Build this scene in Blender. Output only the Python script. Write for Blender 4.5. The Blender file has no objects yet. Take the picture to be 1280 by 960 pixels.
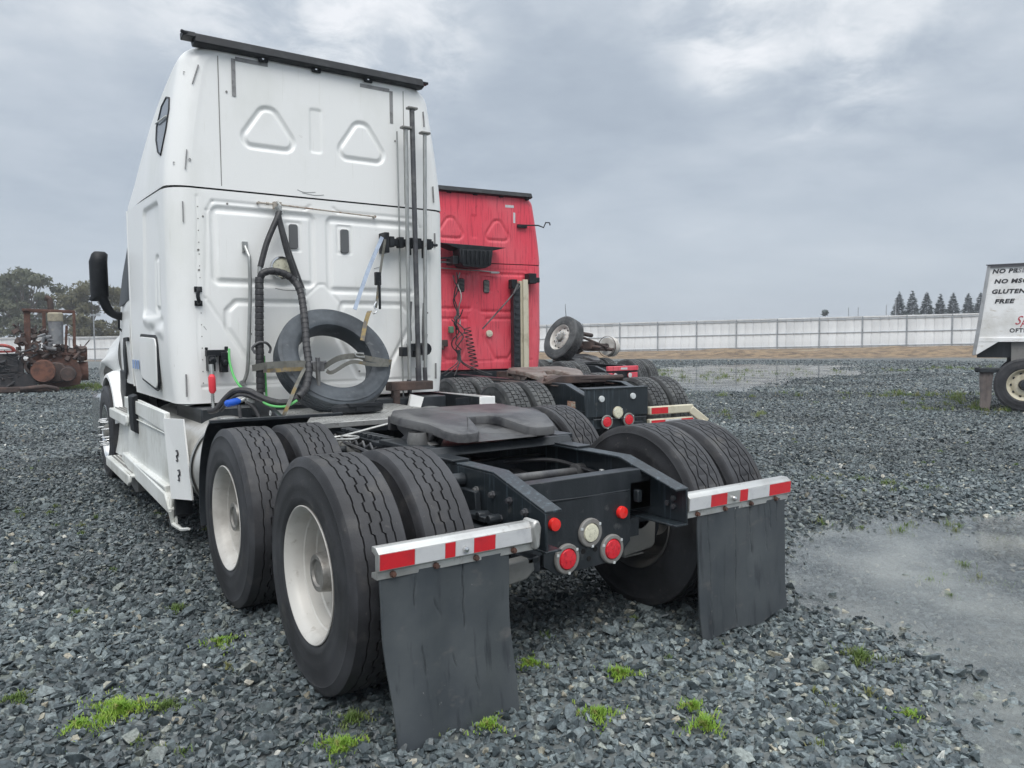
import bpy, bmesh, math, random
import numpy as np
from mathutils import Vector, Matrix, Euler
random.seed(7); RNG = np.random.default_rng(7)
S = bpy.context.scene
C = S.collection
PI = math.pi
# ------------------------------------------------------------------ camera
CAMP = (-2.3675, -3.2096, 1.5207); YAW = .6035
cd = bpy.data.cameras.new('camera'); cam = bpy.data.objects.new('camera', cd); C.objects.link(cam)
cd.sensor_width = 36; cd.lens = 969.43 / 1280 * 36; cd.clip_end = 4000; cd.clip_start = .05
F = Vector((math.sin(YAW) * math.cos(-.0594), math.cos(YAW) * math.cos(-.0594), math.sin(-.0594)))
R0 = Vector((math.cos(YAW), -math.sin(YAW), 0)); U0 = R0.cross(F)
r_ = -.0088
R1 = math.cos(r_) * R0 + math.sin(r_) * U0; U1 = -math.sin(r_) * R0 + math.cos(r_) * U0
M = Matrix((R1, U1, -F)).transposed().to_4x4(); M.translation = Vector(CAMP)
cam.matrix_world = M
S.camera = cam
# ------------------------------------------------------------------ light
S.view_settings.view_transform = 'Standard'; S.view_settings.look = 'None'
S.view_settings.exposure = 0.70; S.view_settings.gamma = 1
SUN_EL = math.radians(52); SUN_AZ = math.radians(214)       # compass-like: 0 = +Y, clockwise
sd = bpy.data.lights.new('sun', 'SUN'); sd.energy = 1.1; sd.angle = math.radians(35); sd.color = (1, .97, .93)
sun = bpy.data.objects.new('sun', sd); C.objects.link(sun)
dirv = Vector((math.sin(SUN_AZ) * math.cos(SUN_EL), math.cos(SUN_AZ) * math.cos(SUN_EL), math.sin(SUN_EL)))
sun.rotation_euler = dirv.to_track_quat('Z', 'Y').to_euler()
W = bpy.data.worlds.new('World'); S.world = W; W.use_nodes = True
nt = W.node_tree; nt.nodes.clear()
def N(t, ty, **k):
    n = t.nodes.new(ty)
    for a, b in k.items():
        if a.startswith('i_'):
            key = a[2:]; key = int(key) if key.isdigit() else key.replace('_', ' ')
            n.inputs[key].default_value = b
        else: setattr(n, a, b)
    return n
def LK(t, a, b): t.links.new(a, b)
def ramp(t, src, stops, interp='LINEAR'):
    n = t.nodes.new('ShaderNodeValToRGB'); n.color_ramp.interpolation = interp
    e = n.color_ramp.elements
    while len(e) < len(stops): e.new(.5)
    for i, (p, c) in enumerate(stops):
        e[i].position = p; e[i].color = (c, c, c, 1) if isinstance(c, (int, float)) else (*c, 1)
    if src is not None: LK(t, src, n.inputs[0])
    return n
def mth(t, op, a, b=None, clamp=False):
    n = t.nodes.new('ShaderNodeMath'); n.operation = op; n.use_clamp = clamp
    for i, v in enumerate((a, b)):
        if v is None: continue
        if isinstance(v, (int, float)): n.inputs[i].default_value = v
        else: LK(t, v, n.inputs[i])
    return n.outputs[0]
def mixc(t, f, a, b, bt='MIX'):
    n = t.nodes.new('ShaderNodeMix'); n.data_type = 'RGBA'; n.blend_type = bt
    for s, v in ((n.inputs[0], f), (n.inputs[6], a), (n.inputs[7], b)):
        if isinstance(v, (int, float)): s.default_value = v
        elif isinstance(v, (tuple, list)): s.default_value = (*v[:3], 1)
        else: LK(t, v, s)
    return n.outputs[2]
tc = N(nt, 'ShaderNodeTexCoord')
sky = N(nt, 'ShaderNodeTexSky', sky_type='NISHITA', sun_disc=False, sun_elevation=SUN_EL, sun_rotation=SUN_AZ)
sep = N(nt, 'ShaderNodeSeparateXYZ'); LK(nt, tc.outputs['Generated'], sep.inputs[0])
zc = mth(nt, 'MAXIMUM', sep.outputs[2], 0.0)
den = mth(nt, 'ADD', zc, .22)
cx = mth(nt, 'DIVIDE', sep.outputs[0], den); cy = mth(nt, 'DIVIDE', sep.outputs[1], den)
cmb = N(nt, 'ShaderNodeCombineXYZ'); LK(nt, cx, cmb.inputs[0]); LK(nt, cy, cmb.inputs[1])
n1 = N(nt, 'ShaderNodeTexNoise', i_Scale=.85, i_Detail=8.0, i_Roughness=.56, i_Distortion=.25); LK(nt, cmb.outputs[0], n1.inputs[0])
n2 = N(nt, 'ShaderNodeTexNoise', i_Scale=3.4, i_Detail=8.0, i_Roughness=.6); LK(nt, cmb.outputs[0], n2.inputs[0])
cn = mth(nt, 'ADD', mth(nt, 'MULTIPLY', n1.outputs[0], .72), mth(nt, 'MULTIPLY', n2.outputs[0], .28))
def skydir(px, py):
    v = F + R1 * ((px - 640) / 969.43) - U1 * ((py - 480) / 969.43); return v.normalized()
def lobe(px, py, wdt, amp):
    d = N(nt, 'ShaderNodeVectorMath', operation='DOT_PRODUCT'); LK(nt, tc.outputs['Generated'], d.inputs[0]); d.inputs[1].default_value = skydir(px, py)
    m = N(nt, 'ShaderNodeMapRange', interpolation_type='SMOOTHSTEP'); LK(nt, d.outputs['Value'], m.inputs[0])
    m.inputs[1].default_value = math.cos(math.radians(wdt)); m.inputs[2].default_value = 1; m.inputs[3].default_value = 0; m.inputs[4].default_value = amp
    return m.outputs[0]
nb3 = N(nt, 'ShaderNodeTexNoise', i_Scale=5.5, i_Detail=7.0, i_Roughness=.62, i_Distortion=.4); LK(nt, cmb.outputs[0], nb3.inputs[0])
brm = N(nt, 'ShaderNodeMapRange'); LK(nt, nb3.outputs[0], brm.inputs[0]); brm.inputs[1].default_value = .36; brm.inputs[2].default_value = .62; brm.inputs[3].default_value = .15; brm.inputs[4].default_value = 1.45
brk = brm.outputs[0]                                             # breaks in the cloud have ragged edges
for a in ((330, 10, 9, .11), (500, 30, 8, .12), (560, 45, 5, .05), (880, 25, 6, .10), (1010, 40, 9, .08), (930, 70, 4, .06), (1130, 90, 8, .05), (590, 170, 7, .05), (40, 40, 12, .03), (60, 190, 9, -.05), (620, 90, 8, -.05), (960, 90, 5, -.05), (1000, 130, 7, .04)):
    cn = mth(nt, 'ADD', cn, mth(nt, 'MULTIPLY', lobe(*a), brk))
el = mth(nt, 'MINIMUM', mth(nt, 'MULTIPLY', zc, 3.2), 1.0)       # clouds lose contrast towards the horizon
cnf = mth(nt, 'ADD', mth(nt, 'MULTIPLY', mth(nt, 'SUBTRACT', cn, .5), mth(nt, 'ADD', mth(nt, 'MULTIPLY', el, .95), .05)), .5)
cl = ramp(nt, cnf, [(.30, (.225, .262, .312)), (.44, (.283, .322, .373)), (.54, (.345, .382, .428)), (.64, (.455, .483, .515)), (.76, (.56, .575, .60))])
# overcast sky brightens towards the zenith above the picture (CIE overcast)
bz = N(nt, 'ShaderNodeMapRange', interpolation_type='SMOOTHSTEP'); LK(nt, sep.outputs[2], bz.inputs[0])
bz.inputs[1].default_value = .36; bz.inputs[2].default_value = .95; bz.inputs[3].default_value = 1; bz.inputs[4].default_value = 3.3
cb = N(nt, 'ShaderNodeVectorMath', operation='SCALE'); LK(nt, cl.outputs[0], cb.inputs[0]); LK(nt, mth(nt, 'MULTIPLY', bz.outputs[0], 10.0), cb.inputs['Scale'])
warm = N(nt, 'ShaderNodeMapRange', interpolation_type='SMOOTHSTEP'); LK(nt, sep.outputs[2], warm.inputs[0]); warm.inputs[1].default_value = .36; warm.inputs[2].default_value = .8
cw = mixc(nt, warm.outputs[0], (1, 1, 1), (1.09, 1.02, .94))       # thinner cloud overhead is nearly white
cbw = mixc(nt, 1., cb.outputs[0], cw, 'MULTIPLY')
skm = mixc(nt, .96, sky.outputs[0], cbw)
bg = N(nt, 'ShaderNodeBackground', i_Strength=.1); LK(nt, skm, bg.inputs[0])
wo = N(nt, 'ShaderNodeOutputWorld'); LK(nt, bg.outputs[0], wo.inputs[0])

# ------------------------------------------------------------------ materials
MATS = {}
def mat(name, base, rough=.5, metal=0., layers=(), bump=None, coat=0., spec=.5, rvar=0., alpha=None, trans=0., stretch=(1, 1, 1), emis=None, sss=None):
    """layers: (colour, scale, lo, hi, stretch, detail) - colour laid where a noise exceeds lo..hi"""
    m = bpy.data.materials.new(name); m.use_nodes = True; t = m.node_tree
    b = t.nodes['Principled BSDF']
    tcn = N(t, 'ShaderNodeTexCoord')
    col = base; rg = None
    for i, L in enumerate(layers):
        c2, sc, lo, hi = L[:4]; st = L[4] if len(L) > 4 else (1, 1, 1); dt = L[5] if len(L) > 5 else 5.
        mp = N(t, 'ShaderNodeMapping'); mp.inputs['Scale'].default_value = st; mp.inputs['Location'].default_value = (i * 3.7 + 1.3, i * 1.9, i * 5.1)
        LK(t, tcn.outputs['Object'], mp.inputs[0])
        nz = N(t, 'ShaderNodeTexNoise', i_Scale=sc, i_Detail=dt, i_Roughness=.6); LK(t, mp.outputs[0], nz.inputs[0])
        mr = N(t, 'ShaderNodeMapRange'); LK(t, nz.outputs[0], mr.inputs[0]); mr.inputs[1].default_value = lo; mr.inputs[2].default_value = hi
        if len(L) > 6: mr.inputs[4].default_value = L[6]
        col = mixc(t, mr.outputs[0], col, c2)
        rg = mr.outputs[0]
    if isinstance(col, tuple): b.inputs['Base Color'].default_value = (*col, 1)
    else: LK(t, col, b.inputs['Base Color'])
    b.inputs['Roughness'].default_value = rough; b.inputs['Metallic'].default_value = metal
    if rvar and rg is not None:
        LK(t, mth(t, 'ADD', mth(t, 'MULTIPLY', rg, rvar), rough, True), b.inputs['Roughness'])
    b.inputs['Coat Weight'].default_value = coat; b.inputs['Coat Roughness'].default_value = .12
    b.inputs['Specular IOR Level'].default_value = spec
    b.inputs['Transmission Weight'].default_value = trans
    if alpha is not None: b.inputs['Alpha'].default_value = alpha
    if bump:
        nz = N(t, 'ShaderNodeTexNoise', i_Scale=bump[0], i_Detail=6., i_Roughness=.6); LK(t, tcn.outputs['Object'], nz.inputs[0])
        bp = N(t, 'ShaderNodeBump', i_Strength=bump[1], i_Distance=bump[2] if len(bump) > 2 else .01); LK(t, nz.outputs[0], bp.inputs['Height']); LK(t, bp.outputs[0], b.inputs['Normal'])
    MATS[name] = m
    return m
VS = (14, 14, .8)      # vertical streaks
white = mat('white_paint', (.86, .865, .85), .34, layers=[((.72, .73, .69), 1.3, .50, .8, (1, 1, .5)), ((.55, .54, .48), 3.2, .62, .85, VS, 6., .45), ((.36, .33, .27), 16., .70, .80, (1, 1, 1), 6., .5)], coat=.15, rvar=.25, bump=(60, .05))
whitedirty = mat('dirty_white_paint', (.74, .755, .73), .42, layers=[((.46, .46, .41), 2.2, .45, .75), ((.33, .31, .26), 7., .56, .75, (6, 6, 1), 6., .7)], rvar=.2, bump=(50, .1))
red = mat('faded_red_paint', (.74, .065, .10), .40, layers=[((.72, .15, .18), 1.3, .42, .72, (1, 1, .6)), ((.34, .02, .04), 3.2, .52, .78, VS), ((.16, .02, .02), 12., .64, .8, (1, 1, .6))], rvar=.25)
blackf = mat('black_frame_paint', (.016, .020, .024), .36, layers=[((.038, .043, .05), 3., .45, .75, (3, 3, .6)), ((.10, .105, .105), 14., .62, .8), ((.09, .05, .035), 9., .70, .82)], rvar=.3, bump=(60, .25, .004))
blackstreak = mat('wet_black_steel', (.018, .024, .029), .30, layers=[((.072, .098, .115), 2.2, .54, .68, (26, 26, .8)), ((.11, .11, .10), 12., .64, .8)], rvar=.2, bump=(70, .2, .003))
blackp = mat('black_plastic', (.011, .013, .016), .5, spec=.3, layers=[((.035, .038, .042), 9., .5, .8)], bump=(90, .15, .003))
rubber = mat('tyre_rubber', (.016, .016, .018), .52, layers=[((.045, .046, .051), 3.2, .38, .66), ((.085, .080, .075), 7., .56, .80), ((.15, .14, .13), 28., .66, .80)], rvar=.2, bump=(120, .35, .003))
rubberdusty = mat('dusty_tyre_rubber', (.034, .036, .038), .66, layers=[((.10, .105, .105), 4., .40, .72), ((.15, .15, .14), 11., .58, .8)], rvar=.15, bump=(120, .35, .003))
flapm = mat('mudflap_rubber', (.044, .052, .060), .40, layers=[((.085, .095, .10), 2.2, .40, .72), ((.026, .030, .036), 5., .56, .72, (5, 5, .5)), ((.13, .125, .12), 7., .60, .78, (1, 1, 1.6)), ((.24, .24, .23), 42., .70, .76)], rvar=.2, bump=(50, .15, .003))
alu = mat('dull_aluminium', (.62, .62, .60), .38, .75, layers=[((.40, .39, .37), 5., .45, .75), ((.24, .21, .18), 22., .62, .8)], rvar=.2, bump=(60, .1))
alurim = mat('white_steel_rim', (.56, .545, .51), .50, .10, layers=[((.36, .34, .31), 4., .42, .7), ((.20, .16, .12), 16., .60, .78)], rvar=.2)
hubm = mat('hub_cap', (.30, .29, .27), .45, .5, layers=[((.10, .09, .08), 9., .45, .7)])
greyrim = mat('shaded_inner_rim', (.085, .085, .085), .6, layers=[((.15, .14, .13), 6., .45, .7)])  # dark base colour carries the shade inside the dual wheels
chrome = mat('chrome', (.75, .75, .74), .18, 1., layers=[((.4, .39, .37), 12., .55, .8)], rvar=.3)
steel = mat('galvanised_steel', (.42, .43, .42), .42, .7, layers=[((.26, .26, .25), 9., .45, .75, (8, 8, 1)), ((.22, .15, .10), 16., .66, .8)], rvar=.2)
bare = mat('greasy_steel', (.075, .077, .085), .50, .2, layers=[((.17, .17, .165), 5., .42, .7), ((.04, .04, .045), 9., .5, .7), ((.20, .17, .13), 24., .64, .8)], rvar=.2, bump=(35, .5, .006))
rust = mat('rust', (.085, .042, .032), .8, layers=[((.14, .068, .047), 4., .4, .7), ((.06, .035, .03), 8., .5, .75), ((.26, .17, .13), 18., .62, .8)], bump=(30, .6, .01))
rustdk = mat('dark_burnt_metal', (.05, .036, .033), .75, layers=[((.12, .075, .06), 5., .45, .75), ((.20, .19, .18), 14., .66, .8)], bump=(30, .6, .01))
reflred = mat('red_reflective_tape', (.62, .02, .03), .3, layers=[((.42, .02, .03), 12., .5, .8)], coat=.3)
reflwhite = mat('white_reflective_tape', (.60, .61, .62), .3, layers=[((.42, .43, .45), 14., .5, .8)], coat=.3)
lensred = mat('red_lamp_lens', (.70, .02, .035), .12, coat=.6, layers=[((.40, .01, .02), 60., .5, .7)], bump=(150, .5, .004))
lenssmall = mat('small_red_lamp_lens', (.80, .025, .02), .15, coat=.5)
lenswhite = mat('cream_lamp_lens', (.72, .70, .55), .15, coat=.5, layers=[((.45, .43, .33), 60., .5, .7)], bump=(150, .5, .004))
lensclear = mat('clear_lamp_lens', (.60, .63, .63), .12, coat=.5)
bezel = mat('grey_plastic', (.21, .205, .195), .55, layers=[((.17, .16, .15), 20., .5, .7)])
greym = mat('grey_part', (.19, .19, .18), .5, layers=[((.11, .11, .10), 7., .5, .7)])
glass = mat('dark_glass', (.012, .015, .018), .06, spec=.8)
glassm = mat('side_glass', (.012, .015, .018), .35, spec=.15)
hosem = mat('black_rubber_hose', (.025, .025, .028), .5, layers=[((.07, .07, .07), 20., .5, .8)], bump=(60, .3, .004))
greenh = mat('green_hose', (.10, .42, .12), .4)
blueh = mat('blue_plastic', (.01, .09, .50), .35)
redh = mat('red_plastic', (.72, .05, .07), .4)
strapg = mat('weathered_strap', (.15, .15, .135), .85, layers=[((.20, .145, .06), 7., .55, .66), ((.08, .08, .07), 14., .5, .7)], bump=(200, .4, .003))
strapb = mat('pale_blue_strap', (.40, .47, .58), .8, layers=[((.28, .33, .42), 14., .5, .7)])
strapgold = mat('gold_strap', (.24, .18, .08), .8, layers=[((.12, .11, .10), 16., .45, .6)])
tapeg = mat('grey_tape', (.27, .27, .27), .5, layers=[((.16, .16, .16), 20., .5, .7)])
creamp = mat('cream_paint', (.58, .54, .42), .5, layers=[((.34, .29, .2), 6., .5, .75)])
wood = mat('grey_wood', (.20, .16, .12), .8, layers=[((.11, .09, .07), 8., .45, .7, (1, 8, 8))])
fencem = mat('white_fence_sheet', (.84, .87, .89), .42, layers=[((.56, .58, .60), .35, .4, .7), ((.45, .46, .47), 2.5, .58, .8, (5, 5, .5))])
t = fencem.node_tree; b_ = t.nodes['Principled BSDF']; l_ = b_.inputs['Base Color'].links[0].from_socket
oi_ = N(t, 'ShaderNodeObjectInfo'); rv_ = ramp(t, oi_.outputs['Random'], [(0, .84), (.6, .97), (1, 1.)]); LK(t, mixc(t, 1., l_, rv_.outputs[0], 'MULTIPLY'), b_.inputs['Base Color'])
fencepost = mat('galvanised_post', (.36, .39, .42), .45, .3, layers=[((.24, .26, .28), 2., .4, .7)])
bark = mat('bark', (.10, .08, .065), .9, layers=[((.17, .15, .125), 5., .45, .7, (1, 1, .3))])
script = mat('red_lettering', (.45, .04, .06), .5); blackt = mat('black_lettering', (.03, .03, .035), .5); greyt = mat('faded_lettering', (.30, .31, .32), .5)

def leafmat(name, a, b, c):
    m = mat(name, a, .6, layers=[(b, 1.1, .40, .62), (c, 5., .52, .75)], spec=.3)
    m.node_tree.nodes['Principled BSDF'].inputs['Subsurface Weight'].default_value = 0
    return m
leafg = leafmat('eucalyptus_leaves', (.085, .10, .06), (.14, .15, .095), (.18, .17, .11))
leafo = leafmat('olive_leaves', (.10, .10, .055), (.15, .145, .08), (.19, .165, .095))
leafc = leafmat('conifer_needles', (.045, .068, .062), (.065, .09, .078), (.09, .11, .09))
grassm = mat('bright_grass', (.21, .36, .05), .5, layers=[((.33, .47, .08), 8., .4, .6), ((.38, .36, .13), 30., .54, .66)], spec=.3)
grassd = mat('dull_grass', (.13, .20, .055), .6, layers=[((.24, .23, .10), 6., .45, .65)], spec=.3)
for g in (grassm, grassd, leafg, leafo):
    t = g.node_tree; b = t.nodes['Principled BSDF']; o = t.nodes['Material Output']
    tr = N(t, 'ShaderNodeBsdfTranslucent'); mx = N(t, 'ShaderNodeMixShader', i_0=.3)
    src = b.inputs['Base Color'].links[0].from_socket; LK(t, src, tr.inputs[0])
    LK(t, b.outputs[0], mx.inputs[1]); LK(t, tr.outputs[0], mx.inputs[2]); LK(t, mx.outputs[0], o.inputs[0])

# ------------------------------------------------------------------ mesh helpers
class MB:
    def __init__(s): s.v = []; s.f = []
    def add(s, vs, fs):
        o = len(s.v); s.v += [tuple(p) for p in vs]; s.f += [tuple(i + o for i in f) for f in fs]; return s
    def box(s, a, b, rot=None, about=None):
        x0, y0, z0 = a; x1, y1, z1 = b
        vs = [Vector(p) for p in ((x0, y0, z0), (x1, y0, z0), (x1, y1, z0), (x0, y1, z0), (x0, y0, z1), (x1, y0, z1), (x1, y1, z1), (x0, y1, z1))]
        if rot is not None:
            c = Vector(about) if about is not None else (Vector(a) + Vector(b)) / 2
            R = Euler(rot).to_matrix(); vs = [R @ (p - c) + c for p in vs]
        return s.add(vs, [(0, 3, 2, 1), (4, 5, 6, 7), (0, 1, 5, 4), (1, 2, 6, 5), (2, 3, 7, 6), (3, 0, 4, 7)])
    def beam(s, p0, p1, w, h, up=(0, 0, 1)):
        p0 = Vector(p0); p1 = Vector(p1); d = (p1 - p0).normalized(); u = Vector(up)
        if abs(d.dot(u)) > .98: u = Vector((1, 0, 0))
        r = d.cross(u).normalized(); u = r.cross(d)
        vs = []
        for p in (p0, p1):
            for a, b in ((-1, -1), (1, -1), (1, 1), (-1, 1)): vs.append(p + r * a * w / 2 + u * b * h / 2)
        return s.add(vs, [(3, 2, 1, 0), (4, 5, 6, 7), (0, 1, 5, 4), (1, 2, 6, 5), (2, 3, 7, 6), (3, 0, 4, 7)])
    def prism(s, pts, axis, a, b):
        """outline pts (2D) extruded along axis from a to b; axis x: (y,z), y: (x,z), z: (x,y)"""
        n = len(pts)
        def P(p, t): return {'x': (t, p[0], p[1]), 'y': (p[0], t, p[1]), 'z': (p[0], p[1], t)}[axis]
        vs = [P(p, a) for p in pts] + [P(p, b) for p in pts]
        fs = [tuple(range(n))[::-1], tuple(range(n, 2 * n))] + [(i, (i + 1) % n, n + (i + 1) % n, n + i) for i in range(n)]
        return s.add(vs, fs)
    def tube(s, pts, r, n=10, caps=True, smooth=0):
        pts = [Vector(p) for p in pts]
        if smooth:
            q = []
            m = len(pts)
            for i in range(m - 1):
                p0 = pts[max(i - 1, 0)]; p1 = pts[i]; p2 = pts[i + 1]; p3 = pts[min(i + 2, m - 1)]
                for k in range(smooth):
                    t = k / smooth
                    q.append(.5 * ((2 * p1) + (-p0 + p2) * t + (2 * p0 - 5 * p1 + 4 * p2 - p3) * t * t + (-p0 + 3 * p1 - 3 * p2 + p3) * t ** 3))
            q.append(pts[-1]); pts = q
        m = len(pts); rr = r if isinstance(r, (list, tuple)) else [r] * m
        if len(rr) != m: rr = list(np.interp(np.linspace(0, 1, m), np.linspace(0, 1, len(rr)), rr))
        vs = []; up = None
        for i in range(m):
            d = (pts[min(i + 1, m - 1)] - pts[max(i - 1, 0)])
            d = d.normalized() if d.length > 1e-9 else Vector((0, 0, 1))
            if up is None:
                up = Vector((0, 0, 1)) if abs(d.z) < .9 else Vector((1, 0, 0))
            a = d.cross(up)
            if a.length < 1e-6: a = d.cross(Vector((.3, .9, .1)))
            a.normalize(); up = a.cross(d).normalized()
            for k in range(n):
                t = 2 * PI * k / n; vs.append(pts[i] + (a * math.cos(t) + up * math.sin(t)) * rr[i])
        fs = [(i * n + k, i * n + (k + 1) % n, (i + 1) * n + (k + 1) % n, (i + 1) * n + k) for i in range(m - 1) for k in range(n)]
        if caps: fs += [tuple(range(n))[::-1], tuple((m - 1) * n + k for k in range(n))]
        return s.add(vs, fs)
    def cyl(s, p0, p1, r, n=16): return s.tube([p0, p1], r, n)
    def lathe(s, prof, o=(0, 0, 0), axis='x', n=48, closed=False):
        """prof: (h along axis, r)"""
        m = len(prof); vs = []
        for h, r in prof:
            for k in range(n):
                t = 2 * PI * k / n; c, d = r * math.cos(t), r * math.sin(t)
                p = {'x': (h, c, d), 'y': (c, h, d), 'z': (c, d, h)}[axis]
                vs.append((p[0] + o[0], p[1] + o[1], p[2] + o[2]))
        fs = [(i * n + k, i * n + (k + 1) % n, (i + 1) * n + (k + 1) % n, (i + 1) * n + k) for i in range(m - 1) for k in range(n)]
        if closed: fs += [((m - 1) * n + k, (m - 1) * n + (k + 1) % n, (k + 1) % n, k) for k in range(n)]
        return s.add(vs, fs)
    def grid(s, P, wrap=False):
        """P: 2D list/array of points"""
        a = len(P); b = len(P[0]); vs = [tuple(p) for row in P for p in row]
        return s.add(vs, [(i * b + j, i * b + j + 1, (i + 1) * b + j + 1, (i + 1) * b + j) for i in range(a - 1) for j in range(b - 1)])
    def build(s, name, m, parent=None, bevel=0, ang=35, flat=False, label=None, data=None, fix=True):
        me = bpy.data.meshes.new(name); me.from_pydata(s.v, [], s.f); me.validate()
        if fix:
            bm = bmesh.new(); bm.from_mesh(me); bmesh.ops.recalc_face_normals(bm, faces=bm.faces); bm.to_mesh(me); bm.free()
        me.materials.append(m)
        if not flat:
            me.polygons.foreach_set('use_smooth', [True] * len(me.polygons)); me.set_sharp_from_angle(angle=math.radians(ang))
        o = bpy.data.objects.new(name, me); C.objects.link(o); o.parent = parent
        if bevel:
            b = o.modifiers.new('bevel', 'BEVEL'); b.width = bevel; b.segments = 2; b.limit_method = 'ANGLE'; b.harden_normals = False
        if label: o['label'] = label
        return o
def tag(o, label=None, cat=None, group=None, kind=None):
    if label: o['label'] = label
    if cat: o['category'] = cat
    if group: o['group'] = group
    if kind: o['kind'] = kind
    return o
def empty(name, loc=(0, 0, 0), rz=0, parent=None):
    o = bpy.data.objects.new(name, None); C.objects.link(o); o.location = loc; o.rotation_euler = (0, 0, rz); o.parent = parent
    o.empty_display_size = .1
    return o
def kids(o): return [c for c in bpy.data.objects if c.parent == o]
def copy_tree(o, parent=None):
    ch = kids(o); c = o.copy(); C.objects.link(c); c.parent = parent
    for k in ch: copy_tree(k, c)
    return c
def loft(mb, secs, close=False): mb.grid(secs); return mb
def sstep(a, b, x):
    t = np.clip((x - a) / (b - a), 0, 1); return t * t * (3 - 2 * t)
def sdpoly(px, pz, poly, r=0.):
    """signed distance (negative inside) to polygon, arrays"""
    P = np.array(poly, float); n = len(P); d = np.full(px.shape, 1e9); s = np.ones(px.shape)
    for i in range(n):
        a = P[i]; b = P[i - 1]; e = b - a; wx = px - a[0]; wz = pz - a[1]
        t = np.clip((wx * e[0] + wz * e[1]) / (e @ e), 0, 1); dx = wx - e[0] * t; dz = wz - e[1] * t
        d = np.minimum(d, dx * dx + dz * dz)
        c1 = pz >= a[1]; c2 = pz < b[1]; c3 = e[0] * wz > e[1] * wx
        fl = (c1 & c2 & c3) | (~c1 & ~c2 & ~c3); s = np.where(fl, -s, s)
    return s * np.sqrt(d) - r
def sdseg(px, pz, a, b):
    a = np.array(a); b = np.array(b); e = b - a; wx = px - a[0]; wz = pz - a[1]
    t = np.clip((wx * e[0] + wz * e[1]) / (e @ e), 0, 1)
    return np.hypot(wx - e[0] * t, wz - e[1] * t)

# ------------------------------------------------------------------ terrain
fx, fy = math.sin(YAW), math.cos(YAW)
def LD(L, D): return (CAMP[0] + fy * L + fx * D, CAMP[1] - fx * L + fy * D)
def toLD(x, y):
    dx = x - CAMP[0]; dy = y - CAMP[1]; return dx * fy - dy * fx, dx * fx + dy * fy
def FD(L): return 70.7 - .267 * L            # depth of the fence line at lateral L
PUD1 = [(2.15, .10), (2.74, .36), (3.48, .36), (4.23, .18), (4.6, -.05), (5.28, -.22), (6.9, -.97), (8.5, -3.), (4., -6.), (.3, -4.), (.37, -2.3), (.73, -1.93), (.99, -1.70), (1.19, -1.40), (1.38, -1.06), (1.49, -.72), (1.50, -.48), (1.66, -.18)]
PUD2 = [(25.5, 25.5), (31.5, 24.0), (35.0, 19.9), (28.6, 15.6), (23.3, 13.2), (19.4, 12.6), (15.4, 11.2), (14.2, 12.0), (17.5, 16.5)]
SINS = [(1.7, .6, .2), (-.9, 1.9, 1.1), (3.1, -2.2, 2.0), (4.9, 3.7, .5), (-6.1, 5.3, 3.3), (9.7, 7.9, 1.2), (-13., 10.6, 4.4)]
def wob(x, y):
    s = 0
    for i, (a, b, c) in enumerate(SINS): s = s + np.sin(a * x + b * y + c + .7 * np.sin(.6 * a * y - c)) / (1 + i * .6)
    return s / 2.4
def terr(x, y):
    x = np.asarray(x, float); y = np.asarray(y, float)
    L, D = toLD(x, y)
    n = wob(x, y)
    h = .010 * n
    d1 = sdpoly(x, y, PUD1) + .16 * wob(x * 1.7 + 3, y * 1.7); h = h - .060 * sstep(.62, -.60, d1) - .014 * sstep(1.3, .1, d1) + .009 * wob(x * 2.3 + 1, y * 2.3 - 5) * sstep(.9, .1, d1)
    d2 = sdpoly(x, y, PUD2) + 1.5 * wob(x * .35 + 3, y * .35); h = h - .125 * sstep(1.6, -1.8, d2)
    fr = D - FD(L)                                      # 0 at the fence
    base = np.clip(.28 + .0136 * (L - 13.8), -.5, 1.2)
    h = h + base * sstep(-22, -3, fr) + .30 * sstep(-15.5, -12.0, fr) * (1 - sstep(-9, -5, fr)) * (L > -30) * (.8 + .3 * np.sin(L * .5) + .2 * np.sin(L * 1.7)) * (1 - sstep(40, 60, L))
    return h
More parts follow.
